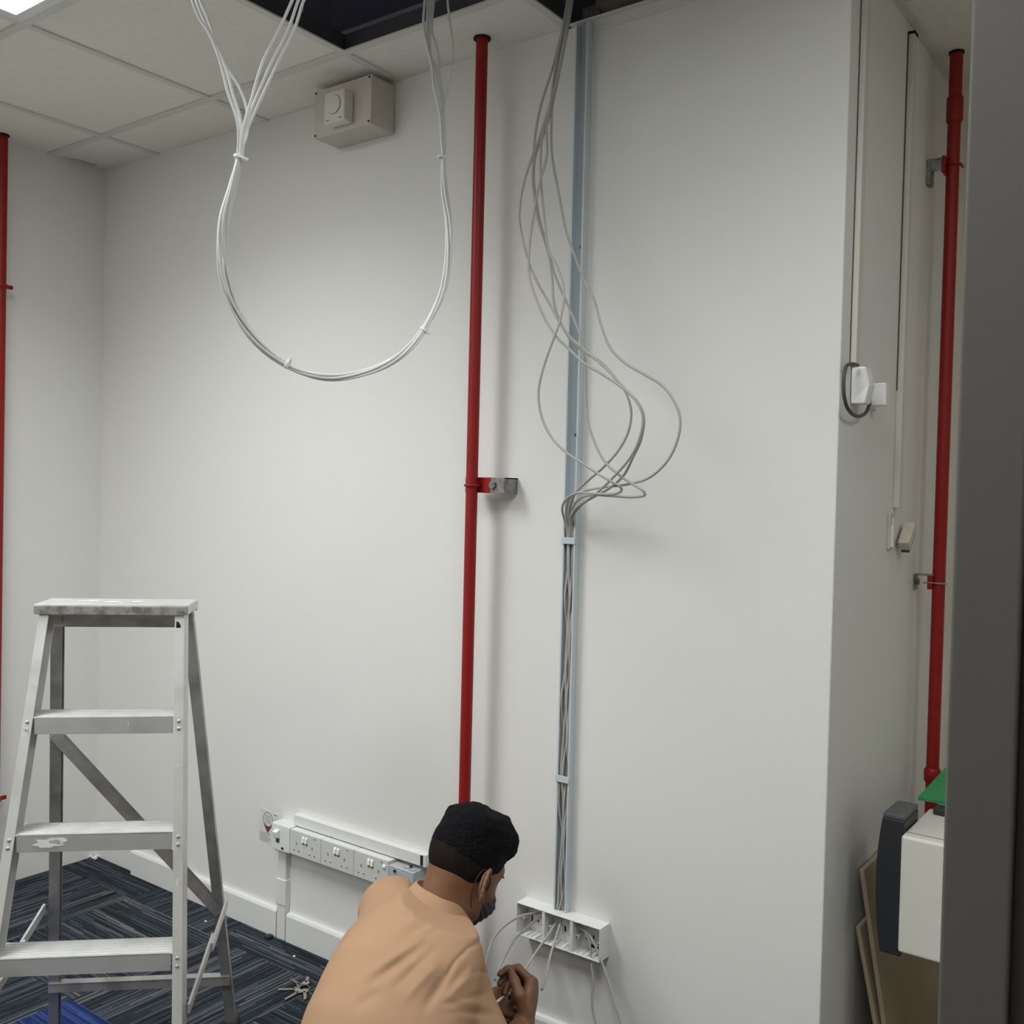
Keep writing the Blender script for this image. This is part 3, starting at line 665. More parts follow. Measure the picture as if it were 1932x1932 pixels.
ym = .10
def fr(px, py, y=ym): return on('y', y, px, py)
A = fr(1700, 1576); B = fr(1694, 1797)
t = thing('wall_machine', 'cream and charcoal machine standing in the recess in front of the cardboard', 'machine', (A.x, ym, B.z))
cw = .33
MB().box(A.x, A.x+cw, ym, ym+.25, B.z, A.z).build('cream_case', 'cream', t, bevel=.007, seg=4)
MB().box(A.x-.0005, A.x+cw+.0005, ym+.03, ym+.0325, B.z+.0, A.z+.0006).build('case_seam', 'tool', t)
yd = ym+.035
a_ = on('y', yd, 1665, 1541); b2_ = on('y', yd, 1651, 1670); c2_ = on('y', yd, 1659, 1795)
x_r = A.x-.002
prof = []
for i in range(13):
    f = i/12; 
    xx = (1-f)*(1-2*f)*a_.x + 4*f*(1-f)*b2_.x + f*(2*f-1)*c2_.x; zz = a_.z+(c2_.z-a_.z)*f
    prof.append(Vector((xx, yd, zz)))
prof += [Vector((x_r, yd, c2_.z)), Vector((x_r, yd, a_.z))]
MB().prism(prof, (0, .12, 0)).build('charcoal_case', 'charcoal', t, bevel=.003)
MB().prism([(a_.x+.001, yd+.002, a_.z), (x_r-.001, yd+.002, a_.z), (x_r-.001, yd+.12, a_.z), (a_.x+.001, yd+.12, a_.z)], (0, 0, .010)).build('grey_lid', 'charcoal_t', t, bevel=.002)
MB().box(A.x+.16, A.x+.30, ym+.03, ym+.15, 0, B.z+.001).build('pedestal', 'cream', t, bevel=.004)
g0 = on('z', A.z+.016, 1732, 1510); 
tag(MB().prism([g0, on('z', A.z+.016, 1775, 1517), on('z', A.z+.016, 1775, 1517)+Vector((.20, .02, 0)), g0+Vector((.26, .13, .0)), on('z', A.z+.016, 1790, 1448)], (0, 0, .010)).build('plastic_sheet', 'green', bevel=.001), 'bright green plastic sheet lying on top of the cream machine', 'plastic sheet')
tag(MB().box(A.x+.02, A.x+.2, ym+.20, ym+.24, A.z, A.z+.016).build('packing_block', 'charcoal', bevel=.002), 'thin dark block lying between the cream machine and the green sheet', 'block')

# ------------------------------------------------------------------ floor things
tag(MB().box(.955, 1.452, -1.143, -.645, .0002, .003).build('carpet_tile', 'carpet_blue'), 'bright blue carpet tile under the ladder', 'carpet tile')
t = thing('key_bunch', 'bunch of metal keys on the carpet beside the crouching man', 'keys', (1.43, -.20, 0))
kc = on('z', .006, 574, 1864)
MB().tube([kc+Vector((.016*math.cos(a), .016*math.sin(a), 0)) for a in [2*math.pi*k/20 for k in range(20)]], .0013, 6, closed=True).build('key_ring', 'key', t, smooth=True)
for i, (a, ln) in enumerate(((-2.4, .05), (-1.5, .052), (-3.3, .046), (-.7, .044), (2.2, .03))):
    d = Vector((math.cos(a), math.sin(a), 0)); n_ = Vector((-d.y, d.x, 0)); c = kc+d*.022+Vector((0, 0, .0015*i-.002))
    b = MB(); b.tube([c-Z3*.001, c+Z3*.001], .011, 16); b.obox(c+d*(ln/2+.004), d, n_, Z3, ln/2, .0035, .001)
    for q in range(4): b.obox(c+d*(.018+q*.007)+n_*.0042, d, n_, Z3, .0018, .0015, .001)
    b.build('key', 'key' if i != 2 else 'galv', t)
b = MB(); cs = on('z', .004, 181, 1616)
for i in range(7): b.obox(cs+Vector((random.uniform(-.03, .03), random.uniform(-.02, .005), random.uniform(0, .006))), Vector((math.cos(i), math.sin(i), 0)), Vector((-math.sin(i), math.cos(i), 0)), Z3, random.uniform(.004, .014), .005, .003)
tag(b.build('plaster_rubble', 'pvc', bevel=.001), 'white plaster rubble in the far floor corner', 'rubble', kind='stuff')
for (px, py) in ((555, 1804), (388, 1738)):
    c = on('z', .003, px, py); tag(MB().obox(c, X3, Y3, Z3, .004, .003, .002).build('plaster_crumb', 'pvc', bevel=.001), 'white plaster crumb on the carpet near the skirting' if px > 500 else 'white plaster crumb on the carpet seen through the ladder', 'crumb')

# ------------------------------------------------------------------ step ladder
Q = (1.543, -.895, .767, .241, .249, .157, .058)
ox, oy, th, ls, la, lw, lf = Q; LH = 5*ls
W_ = Vector((math.cos(th), math.sin(th), 0)); D_ = Vector((-math.sin(th), math.cos(th), 0)); O_ = Vector((ox, oy, 0))
sc_l = .837
rdr, rb, rw, rf = .090*sc_l, .246, .190*sc_l, .070
def FP(z, s, inn=0, back=0): d = LH-z; return O_ + W_*s*(lw+lf*d-inn) - D_*(la*d-back) + Z3*z
def RP(z, s, inn=0, back=0): d = LH-z; return O_ + W_*s*(rw+rf*d-inn) + D_*(rdr+rb*d+back) + Z3*z
t = thing('step_ladder', 'worn aluminium step ladder with paint stains standing on the striped carpet', 'ladder', O_)
t.location = O_
def rail(fn, z0, z1, s, fl_w, dep, m, name, front=True):
    # C-channel leg: web outside, flanges pointing inwards
    b = MB(); th_ = .0022
    def sec(z):
        return [fn(z, s, 0, 0), fn(z, s, 0, dep), fn(z, s, fl_w, dep), fn(z, s, fl_w, dep-th_), fn(z, s, th_, dep-th_), fn(z, s, th_, th_), fn(z, s, fl_w, th_), fn(z, s, fl_w, 0)]
    A = [b.bm.verts.new(p) for p in sec(z0)]; Bv = [b.bm.verts.new(p) for p in sec(z1)]; n = 8
    for i in range(n): b.bm.faces.new((A[i], A[(i+1) % n], Bv[(i+1) % n], Bv[i]))
    b.bm.faces.new(A[::-1]); b.bm.faces.new(Bv)
    return b.build(name, m, t, bevel=.0006)
for s in (-1, 1):
    lg = rail(FP, .012, LH-.012, s, .021, .052, 'alu', 'front_leg')
    MB().beam(FP(.0, s, .010, .025), FP(.035, s, .010, .025), W_, .016, .030).build('rubber_foot', 'black', lg, bevel=.002)
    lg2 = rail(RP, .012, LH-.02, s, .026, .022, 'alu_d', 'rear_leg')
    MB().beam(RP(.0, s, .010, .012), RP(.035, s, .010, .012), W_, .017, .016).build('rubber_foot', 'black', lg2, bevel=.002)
for k in (1, 2, 3, 4):
    z = LH-k*ls; d = k*ls; hw = lw+lf*d-.004
    b = MB()
    c = O_ - D_*(la*d)+Z3*z
    b.obox(c+D_*.040-Z3*.0015, W_, D_, Z3, hw-.001, .040, .0015)
    for q in range(6): b.obox(c+D_*(.010+q*.012)+Z3*.0006, W_, D_, Z3, hw-.004, .0022, .0010)
    b.obox(c-D_*(-.0015)-Z3*.019+(-D_)*.0, W_, D_, Z3, hw-.0195, .0015, .019)
    b.obox(c+D_*.079-Z3*.010, W_, D_, Z3, hw-.001, .0012, .010)
    st = b.build('step', 'alu', t, bevel=.0008)
    for s in (-1, 1):
        for dz in (-.010, -.026):
            zz = z+dz
            p = FP(zz, s, .0105, 0); r_ = MB(); r_.tube([p, p-D_*.002, p-D_*.0032], [.0044, .0042, .0024], 12); r_.build('rivet', 'rivet', st, smooth='auto')
# top cap
ct = O_ + Z3*LH
b = MB(); hw = lw+.010
b.obox(ct+D_*.050+Z3*.001, W_, D_, Z3, hw, .062, .0025); b.obox(ct+D_*.1115-Z3*.011, W_, D_, Z3, hw, .0015, .012)
for s in (-1, 1): b.obox(ct+W_*s*hw+D_*.05-Z3*.008, W_, D_, Z3, .0012, .062, .010)
cap = b.build('top_cap', 'alu', t, bevel=.0015)
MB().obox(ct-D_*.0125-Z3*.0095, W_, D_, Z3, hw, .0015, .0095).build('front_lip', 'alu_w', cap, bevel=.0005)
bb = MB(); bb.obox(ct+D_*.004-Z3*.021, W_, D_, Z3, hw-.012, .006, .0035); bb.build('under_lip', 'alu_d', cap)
for s in (-1, 1):
    p = ct+W_*s*(hw-.014)-D_*.014-Z3*.009; r_ = MB(); r_.tube([p, p-D_*.0022], .0032, 10); r_.build('rivet', 'alu_d', cap)
b = MB(); z = LH-.046
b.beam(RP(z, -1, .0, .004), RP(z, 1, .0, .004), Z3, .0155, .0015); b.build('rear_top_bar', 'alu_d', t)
# rear crossbar, diagonal brace, spreaders
zc = .165
MB().beam(RP(zc, -1, .002, -.004), RP(zc, 1, .002, -.004), Z3, .012, .0015).beam(RP(zc+.012, -1, .002, .008), RP(zc+.012, 1, .002, .008), D_, .012, .0015).build('rear_crossbar', 'alu_d', t, bevel=.0005)
za_, zb2 = .875, .37
MB().beam(RP(za_, -1, .010, -.003), RP(zb2, 1, .010, -.003), Z3, .0135, .0015).beam(RP(za_, -1, .010, -.003)+Z3*.016, RP(zb2, 1, .010, -.003)+Z3*.016, D_, .001, .009).build('diagonal_brace', 'alu_d', t, bevel=.0005)
for s in (-1, 1):
    pf_ = FP(.355, s, -.006, .040); pr_ = RP(.40, s, -.004, .0); pm = (pf_*.42+pr_*.58)
    b = MB(); b.beam(pf_, pm+(pr_-pf_)*.05, Z3, .011, .003); b.build('spreader', 'alu', t, bevel=.0006)
    b = MB(); b.beam(pm-(pr_-pf_)*.05+W_*.006*s, pr_+W_*.006*s, Z3, .011, .003); b.cyl(pm-W_*.004, pm+W_*.006*s+W_*.001, .005, 10); b.build('spreader', 'alu', t, bevel=.0006)
# damage and paint marks
p = FP(LH-.045, 1, .013, 0)
MB().prism([p+W_*-.004+Z3*.012-D_*.0008, p+W_*.002+Z3*.009-D_*.0008, p+W_*.006+Z3*-.001-D_*.0008, p+W_*.001+Z3*-.012-D_*.0008, p+W_*-.005+Z3*-.006-D_*.0008], D_*.0006).build('torn_hole', 'hole', t)
def blot(c, U, V, N_, a, b_, seed, m='paintspot'):
    rn = random.Random(seed); n = 18; pts = []
    for i in range(n):
        an = 2*math.pi*i/n; k = rn.uniform(.55, 1.1); pts.append(c+U*(math.cos(an)*a*k)+V*(math.sin(an)*b_*k)+N_*.0007)
    MB().prism(pts, N_*.0004).build('paint_stain', m, t)
z2_ = LH-2*ls; c = O_-D_*(la*2*ls)+Z3*(z2_-.018)-D_*.0002
blot(c-W_*.095, W_, Z3, -D_, .034, .012, 3); blot(c-W_*.075+Z3*.003, W_, Z3, -D_, .02, .008, 5)
z1_ = LH-ls; c = O_-D_*(la*ls)+Z3*(z1_-.016)
blot(c+W_*.052, Z3, W_, -D_, .007, .0018, 8)
for (zz, s, a, b_, sd) in ((.93, -1, .018, .006, 11), (1.02, -1, .02, .007, 12), (.62, 1, .012, .005, 13), (.86, 1, .005, .004, 14), (.40, -1, .014, .006, 15)):
    blot(FP(zz, s, .0105, 0), Z3, W_, -D_, a, b_, sd)
c = ct+D_*.05+Z3*.0035
for i in range(5): blot(c+W_*random.uniform(-.12, .12)+D_*random.uniform(-.03, .03), W_, D_, Z3, random.uniform(.008, .02), random.uniform(.005, .012), 30+i)
#PERSON
# ------------------------------------------------------------------ the man: signed-distance modelling, meshed by surface nets
A_ = lambda v: np.array(v, dtype=np.float32)
class SD:                                     # list of primitives blended smoothly
    def __init__(s): s.p = []
    def cone(s, a, b, r1, r2, k=.02): s.p.append(('c', A_(a), A_(b), r1, r2, k)); return s
    def ell(s, c, X, Y, Z, rx_, ry_, rz_, k=.02): s.p.append(('e', A_(c), A_(X), A_(Y), A_(Z), A_((rx_, ry_, rz_)), k)); return s
    def chain(s, pts, rs, k=.02):
        for i in range(len(pts)-1): s.cone(pts[i], pts[i+1], rs[i], rs[i+1], k)
        return s
    def sub(s, c, r, k=.01): s.p.append(('s', A_(c), r, k)); return s
    def bounds(s, pad=.05):
        lo = []; hi = []
        for q in s.p:
            if q[0] == 'c': lo.append(np.minimum(q[1]-q[3], q[2]-q[4])); hi.append(np.maximum(q[1]+q[3], q[2]+q[4]))
            elif q[0] == 'e':
                m_ = np.abs(np.stack([q[2], q[3], q[4]]).T) @ q[5]; lo.append(q[1]-m_); hi.append(q[1]+m_)
        return np.min(lo, 0)-pad, np.max(hi, 0)+pad
    def __call__(s, P):
        d = None
        for q in s.p:
            if q[0] == 'c':
                _, a, b, r1, r2, k = q; ba = b-a; pa = P-a; h = np.clip((pa@ba)/max(float(ba@ba), 1e-9), 0, 1)
                e = np.linalg.norm(pa-h[:, None]*ba, axis=1)-(r1+(r2-r1)*h)
            elif q[0] == 'e':
                _, c, X, Y, Z, R, k = q; p = P-c; p = np.stack([p@X, p@Y, p@Z], 1)
                k0 = np.linalg.norm(p/R, axis=1); k1 = np.linalg.norm(p/(R*R), axis=1)+1e-9; e = k0*(k0-1)/k1
            else:
                _, c, r, k = q; e = np.linalg.norm(P-c, axis=1)-r
                h = np.clip(.5-.5*(d+e)/k, 0, 1); d = d*(1-h)-e*h+k*h*(1-h); continue
            if d is None: d = e; continue
            h = np.clip(.5+.5*(d-e)/k, 0, 1); d = e*h+d*(1-h)-k*h*(1-h)
        return d
def net(fn, lo, hi, h, name, m, parent=None):
    lo = np.array(lo); n = np.ceil((np.array(hi)-lo)/h).astype(int)+1
    B = 10; nb = -(-n//B); F = np.full(nb*B+1, 1., np.float32)
    cen = np.stack(np.meshgrid(*[lo[i]+(np.arange(nb[i])*B+B/2)*h for i in range(3)], indexing='ij'), -1).reshape(-1, 3).astype(np.float32)
    dc = fn(cen).reshape(nb); rad = B*h*.5*1.74*1.35
    sgn = np.where(dc < 0, -1., 1.)
    for i in range(3): sgn = np.repeat(sgn, B, i)
    F[:-1, :-1, :-1] = sgn
    idx = np.argwhere(np.abs(dc) < rad)
    ar = np.arange(B)
    for st in range(0, len(idx), 60):
        bi = idx[st:st+60]*B
        g = np.stack(np.meshgrid(ar, ar, ar, indexing='ij'), -1).reshape(1, -1, 3)+bi[:, None, :]
        g = g.reshape(-1, 3); F[g[:, 0], g[:, 1], g[:, 2]] = fn((lo+g*h).astype(np.float32))
    S = F < 0
    c = S[:-1, :-1, :-1].astype(np.int8)
    cnt = sum(S[i:S.shape[0]-1+i, j:S.shape[1]-1+j, k:S.shape[2]-1+k].astype(np.int8) for i in (0, 1) for j in (0, 1) for k in (0, 1))
    act = np.argwhere((cnt > 0) & (cnt < 8)); vid = -np.ones(cnt.shape, np.int64); vid[tuple(act.T)] = np.arange(len(act))
    acc = np.zeros((len(act), 3)); num = np.zeros(len(act))
    cor = [(i, j, k) for i in (0, 1) for j in (0, 1) for k in (0, 1)]
    for a in cor:
        for ax in range(3):
            if a[ax]: continue
            b = list(a); b[ax] = 1
            fa = F[act[:, 0]+a[0], act[:, 1]+a[1], act[:, 2]+a[2]].astype(float); fb = F[act[:, 0]+b[0], act[:, 1]+b[1], act[:, 2]+b[2]].astype(float)
            mk = (fa < 0) != (fb < 0); t_ = np.where(mk, fa/np.where(mk, fa-fb, 1), 0); t_ = np.clip(t_, 0, 1)
            p = np.array(a)[None]+np.eye(3)[ax][None]*t_[:, None]; acc += p*mk[:, None]; num += mk
    V = lo+(act+acc/num[:, None])*h
    faces = []
    for ax in range(3):
        o1, o2 = [(1, 2), (2, 0), (0, 1)][ax]
        sl0 = [slice(1, -1)]*3; sl0[ax] = slice(0, -1); sl1 = [slice(1, -1)]*3; sl1[ax] = slice(1, None)
        # edges between grid nodes along ax
        A0 = S[tuple(slice(0, -1) if i == ax else slice(0, None) for i in range(3))]; A1 = S[tuple(slice(1, None) if i == ax else slice(0, None) for i in range(3))]
        e = np.argwhere(A0 != A1); e = e[(e[:, o1] > 0) & (e[:, o2] > 0) & (e[:, o1] < S.shape[o1]-1) & (e[:, o2] < S.shape[o2]-1)]
        ins = A0[tuple(e.T)]
        q = []
        for (u, v) in ((1, 1), (0, 1), (0, 0), (1, 0)):
            g = e.copy(); g[:, o1] -= u; g[:, o2] -= v; q.append(vid[tuple(g.T)])
        q = np.stack(q, 1); q[~ins] = q[~ins][:, ::-1]; faces.append(q)
    Fc = np.concatenate(faces); Fc = Fc[(Fc >= 0).all(1)]
    me = bpy.data.meshes.new(name); me.from_pydata(V.tolist(), [], Fc.tolist()); me.materials.append(M[m])
    for i in range(1): me.polygons.foreach_set('use_smooth', [True]*len(me.polygons))
    o = bpy.data.objects.new(name, me); col.objects.link(o)
    if parent is not None: o.parent = parent; o.matrix_parent_inverse = Matrix.Translation(-parent.location)
    md = o.modifiers.new('smooth', 'SMOOTH'); md.factor = .5; md.iterations = 2
    return o
def screen(P):                                # project for crease placement
    d = P-np.array(CAM); z = d@np.array(CW); return np.stack([966+FPX*(d@np.array(CR))/z, 966-FPX*(d@np.array(CU))/z], 1)
def vnoise(P, f, seed):
    r = np.random.RandomState(seed); k = r.normal(size=(7, 3)); k = k/np.linalg.norm(k, axis=1)[:, None]*f*r.uniform(.6, 1.5, (7, 1)); ph = r.uniform(0, 6.28, 7)
    return np.sin(P@k.T+ph).mean(1)

def v(a, b, c): return (CR*a+CU*b+CW*c).normalized()
# --- skeleton
HC = at(880, 1630, 2.27)
Uh = v(.44, .82, .36); Fh = (v(.60, -.58, .55)); Fh = (Fh-Uh*Fh.dot(Uh)).normalized(); Rh = Fh.cross(Uh).normalized()
C7 = at(822, 1706, 2.235)
SL = at(740, 1712, 2.38); SR = at(858, 1860, 2.12)
hipc = at(706, 2075, 1.98); hipc.z = max(hipc.z, .23)
lat = (SR-SL).normalized()                     # towards his right
tors = (C7-hipc).normalized(); lat = (lat-tors*lat.dot(tors)).normalized(); fwd = tors.cross(lat)*1.0
if fwd.dot(CW) < 0: fwd = -fwd                # he faces away from the camera
ff = Vector((fwd.x, fwd.y, 0)).normalized(); fl_ = Vector((lat.x, lat.y, 0)).normalized()
mid_b = hipc.lerp(C7, .52)-fwd*.045
chest = hipc.lerp(C7, .70)+fwd*.035
ER = at(925, 2022, 2.03); WR = at(988, 1934, 2.215)
EL = at(862, 1925, 2.56); WL = at(930, 1884, 2.44)
HR_, HL_ = hipc+lat*.09, hipc-lat*.09
KR = hipc+lat*.14+ff*.40; KR.z = .085; KL = hipc-lat*.14+ff*.40; KL.z = .085
HR_.z = HL_.z = .22
AR, AL = HR_-ff*.03+lat*.03, HL_-ff*.03-lat*.03; AR.z = AL.z = .06
person = thing('person', 'person in a tan polo shirt and dark face mask crouching at the open box', 'person', (hipc.x, hipc.y, 0))

body = SD()
# torso core (kept inside the shirt)
body.chain([hipc, hipc.lerp(C7, .35)-fwd*.02, mid_b+fwd*.01, C7+fwd*.02-tors*.02], [.115, .10, .09, .042], .03)
body.cone(SL.lerp(SR, .12), SR.lerp(SL, .12), .045, .045, .04)
# neck
nk0 = C7+fwd*.014-tors*.02-lat*.006; nk1 = HC-Uh*.045-Fh*.030
body.cone(nk0, nk1, .051, .051, .03)
body.cone(C7+fwd*.05, HC-Uh*.080+Fh*.010, .042, .040, .03)
# head: cranium, face, jaw
body.ell(HC+Uh*.022-Fh*.012, Fh, Rh, Uh, .094, .074, .088, .02)
body.ell(HC-Uh*.030+Fh*.030, Fh, Rh, Uh, .060, .060, .082, .03)
body.ell(HC-Uh*.078+Fh*.040, Fh, Rh, Uh, .046, .050, .036, .025)
body.ell(HC+Uh*.018+Fh*.062, Fh, Rh, Uh, .028, .052, .020, .02)        # brow
body.chain([HC-Uh*.012+Fh*.083, HC-Uh*.046+Fh*.103], [.008, .012], .012)  # nose
for s in (-1, 1):
    body.ell(HC-Uh*.010+Fh*.066+Rh*s*.031, Fh, Rh, Uh, .013, .014, .010, .008)   # eyelids
    body.ell(HC-Uh*.038+Fh*.055+Rh*s*.040, Fh, Rh, Uh, .022, .018, .018, .02)     # cheek
    # ear: helix rim, bowl, lobe
    ec = HC-Uh*.024-Fh*.004+Rh*s*.079
    eu = (Uh*.96-Fh*.26).normalized(); ef = eu.cross(Rh).normalized()
    if ef.dot(Fh) < 0: ef = -ef
    rim = []
    es = 1 if s > 0 else .8
    for k in range(11):
        a = math.radians(35+k*23); rim.append(ec+ef*(math.cos(a)*.019*es)+eu*(math.sin(a)*.034*es)+Rh*s*(.012 - .014*math.cos(a))*es*es)
    body.chain(rim, [.0038]*7+[.0042, .0048, .0055, .0055], .004)
    body.ell(ec+Rh*s*.002, (ef-Rh*s*.55).normalized(), (Rh*s+ef*.55).normalized(), eu, .019*es, .0055, .030*es, .006)
# arms
body.chain([SR, ER, ], [.046, .038], .03); body.chain([ER, ER.lerp(WR, .35), WR], [.038, .036, .024], .015)
body.chain([SL, EL], [.046, .038], .03); body.chain([EL, EL.lerp(WL, .35), WL], [.038, .036, .024], .015)
# hands
def hand(w, X, N, thumb, curls, tcurl, spread=.0):
    """w wrist, X towards the knuckles, N back of hand, thumb = side vector of the thumb"""
    X = X.normalized(); S = (thumb-X*thumb.dot(X)).normalized(); N = (N-X*N.dot(X)-S*N.dot(S)).normalized()
    kn = []
    for i, (o, l) in enumerate(((.030, .086), (.010, .090), (-.010, .086), (-.028, .078))):
        k = w+X*l+S*o; kn.append(k)
        body.cone(w+X*.012+S*o*.55, k, .0165, .0125, .012)
    body.ell(w+X*.05+S*.002, X, S, N, .045, .036, .016, .012)
    for i, (k, L_, r0) in enumerate(zip(kn, ((.042, .026, .020), (.046, .030, .021), (.042, .027, .020), (.033, .021, .018)), (.0098, .0100, .0095, .0085))):
        c = curls[i]; a = 0; p = k; rr = r0
        for j, l in enumerate(L_):
            a += math.radians(c[j]); d = X*math.cos(a)-N*math.sin(a)+S*spread*(1.5-i)*.3
            q = p+d.normalized()*l; body.cone(p, q, rr, rr*.90, .004 if j else .006); p = q; rr *= .90
    t0 = w+X*.022+S*.026; t1 = t0+(X*.55+S*.70-N*.35).normalized()*.040; t2 = t1+(X*(.85-.4*tcurl)+S*(.25-.5*tcurl)-N*.45).normalized()*.032; t3 = t2+(X*.75-S*.55*tcurl-N*.5).normalized()*.024
    body.chain([t0, t1, t2, t3], [.0165, .0125, .0108, .0085], .007)
    return kn
NR_ = v(.93, .20, -.25); TH = v(-.15, .50, -.83)
knR = hand(WR, (at(1002, 1870, 2.262)-WR), NR_, TH, [(58, 50, 28), (66, 60, 35), (72, 66, 40), (76, 70, 40)], .5)
knL = hand(WL, v(.50, -.05, -.35), v(.1, .25, .9), v(.15, .95, .1), [(40, 50, 30), (52, 60, 35), (60, 64, 40), (66, 66, 40)], .6)
# legs, kneeling
for Hp, K, An in ((HR_, KR, AR), (HL_, KL, AL)): body.chain([Hp, K], [.078, .055], .03); body.chain([K, An], [.05, .038], .02); body.cone(An, An-ff*.10-Vector((0, 0, .02)), .032, .024, .02)
lo, hi = body.bounds(.03)
net(body, lo, hi, .0034, 'body', 'skin', person)

# --- shirt
sh = SD()
sh.chain([hipc-tors*.04, hipc.lerp(C7, .30)-fwd*.040, mid_b-fwd*.0, hipc.lerp(C7, .80)-fwd*.028], [.165, .145, .125, .075], .06)
sh.ell(hipc.lerp(C7, .58)-fwd*.004-lat*.022, lat, tors, fwd, .200, .185, .118, .06)
sh.ell(hipc.lerp(C7, .12)-fwd*.01, lat, tors, fwd, .200, .18, .145, .05)
sh.chain([SL, C7-tors*.055-fwd*.005, SR], [.062, .060, .062], .035)
sh.cone(C7-tors*.03-lat*.006, C7+tors*.006-lat*.006, .056, .046, .02)
sh.cone(SL-tors*.03, hipc.lerp(C7, .42)-lat*.10, .06, .095, .05); sh.cone(SR-tors*.05-lat*.02, hipc.lerp(C7, .40)+lat*.09, .06, .07, .05)
sR1 = SR.lerp(ER, .80); sL1 = SL.lerp(EL, .70)
sh.chain([SR, sR1], [.066, .070], .03); sh.chain([SL, sL1], [.064, .066], .03)
dR = np.array((ER-SR).normalized()); dL = np.array((EL-SL).normalized()); eR = np.array(sR1); eL = np.array(sL1)
nkA = np.array(C7+tors*.016); nkD = np.array((nk1-nk0).normalized())
ks = .2588; kp = lambda a, b: (460+a*ks, 1480+b*ks)
# creases of the cloth as (from, to, depth, width) ; negative stands proud
CRS = []
for p_, q_, am, wd_ in (((1200, 760), (1235, 715), .004, 5), ((1040, 880), (1130, 760), .003, 7), ((1180, 960), (1330, 850), .0035, 7), ((1130, 1050), (1440, 870), -.004, 9), ((1150, 1120), (1500, 930), .0035, 8), ((1340, 1090), (1560, 1010), .003, 7),
    ((930, 1450), (1320, 1170), .0065, 13), ((880, 1400), (1290, 1130), -.004, 12), ((1100, 1480), (1390, 1200), .0050, 12), ((1180, 1560), (1420, 1300), -.0045, 12), ((1330, 1620), (1480, 1380), .0075, 14),
    ((800, 1640), (1000, 1500), .004, 14), ((1480, 1560), (1660, 1400), -.006, 10), ((1470, 1600), (1780, 1520), .006, 9), ((1500, 1560), (1800, 1620), -.006, 10), ((1460, 1660), (1840, 1680), .007, 9), ((1500, 1480), (1640, 1310), .005, 9), ((1480, 1640), (1700, 1720), -.006, 9), ((600, 1500), (900, 1300), .002, 18), ((700, 1100), (900, 800), -.002, 20)):
    CRS.append((np.array(kp(*p_)), np.array(kp(*q_)), am*(.6 if min(p_[0], q_[0]) > 1440 else 1), wd_*ks*2.0))
for p_, q_ in (((1745, 1135), (1640, 1190)), ((1640, 1190), (1540, 1290)), ((1540, 1290), (1475, 1400))):
    CRS.append((np.array(kp(*p_)), np.array(kp(*q_)), .0055, 2.6))
def shirt(P):
    d = sh(P)-0.0
    d = d+.0018*vnoise(P, 26, 4)+.0010*vnoise(P, 60, 9)
    uv = screen(P)
    for a, b, am, wd_ in CRS:
        ab = b-a; t_ = np.clip(((uv-a)@ab)/(ab@ab), 0, 1); ds = np.linalg.norm(uv-a-t_[:, None]*ab, axis=1)
        d = d+am*.75*np.exp(-(ds/(wd_*1.35))**2)*np.sin(np.pi*np.clip(t_*.9+.05, 0, 1))**.6
    # shoulder seam
    pr = P-np.array(SR+ (ER-SR).normalized()*.012); sd_ = pr@dR; near = np.linalg.norm(pr, axis=1) < .12
    d = d+np.where(near, .0022*np.exp(-(sd_/.003)**2), 0)
    # open ends: neck and sleeves
    d = np.maximum(d, (P-nkA)@nkD)
    for e, dd, o in ((eR, dR, SR), (eL, dL, SL)):
        rel = P-e; al = rel@dd; rad_ = np.linalg.norm(rel-al[:, None]*dd, axis=1)
        cutoff = np.where((rad_ < .12) & (al > -.03), al, -1)
        d = np.maximum(d, cutoff)
    return d
lo, hi = sh.bounds(.03)
net(shirt, lo, hi, .0036, 'shirt', 'shirt', person)
# sleeve hem and placket-free collar
def ringband(c, ax, up, r0, r1, w, m, name, a0, a1, drop, th=.0028, seg=40, squash=1.0, flare=None):
    ax = ax.normalized(); e1 = (up-ax*up.dot(ax)).normalized(); e2 = ax.cross(e1)
    b = MB(); rows = []
    for k in range(seg+1):
        a = a0+(a1-a0)*k/seg; dv = e1*math.cos(a)*squash+e2*math.sin(a)
        f = 1 if flare is None else flare(a)
        p_in = c+dv*r0; p_top = c+dv*(r0+.006)+ax*drop*.25; p_out = c+dv*(r1*f)-ax*w*f
        rows.append([b.bm.verts.new(x_) for x_ in (p_in-ax*.010, p_top, p_top+dv*th, p_out+dv*th, p_out)])
    for k in range(seg):
        for j in range(5): b.bm.faces.new((rows[k][j], rows[k][(j+1) % 5], rows[k+1][(j+1) % 5], rows[k+1][j]))
    b.bm.faces.new(rows[0]); b.bm.faces.new(rows[-1][::-1])
    return b.build(name, m, person, smooth='auto')
nka = (nk1-nk0).normalized()
cc_ = C7+fwd*.016+nka*.030-lat*.008
back = (-fwd)
ringband(cc_, nka*.8+tors*.2, back, .057, .085, .044, 'shirt', 'collar', -2.5, 2.5, .03, th=.003, flare=lambda a: 1+.10*abs(math.sin(a/1.6)))
ringband(cc_-nka*.001, nka*.8+tors*.2, back, .0575, .0875, .0480, 'shadow_mark', 'collar_painted_shadow', -2.5, 2.5, .03, th=.0016, flare=lambda a: 1+.10*abs(math.sin(a/1.6)))  # dark band painted in as the shadow beneath the collar
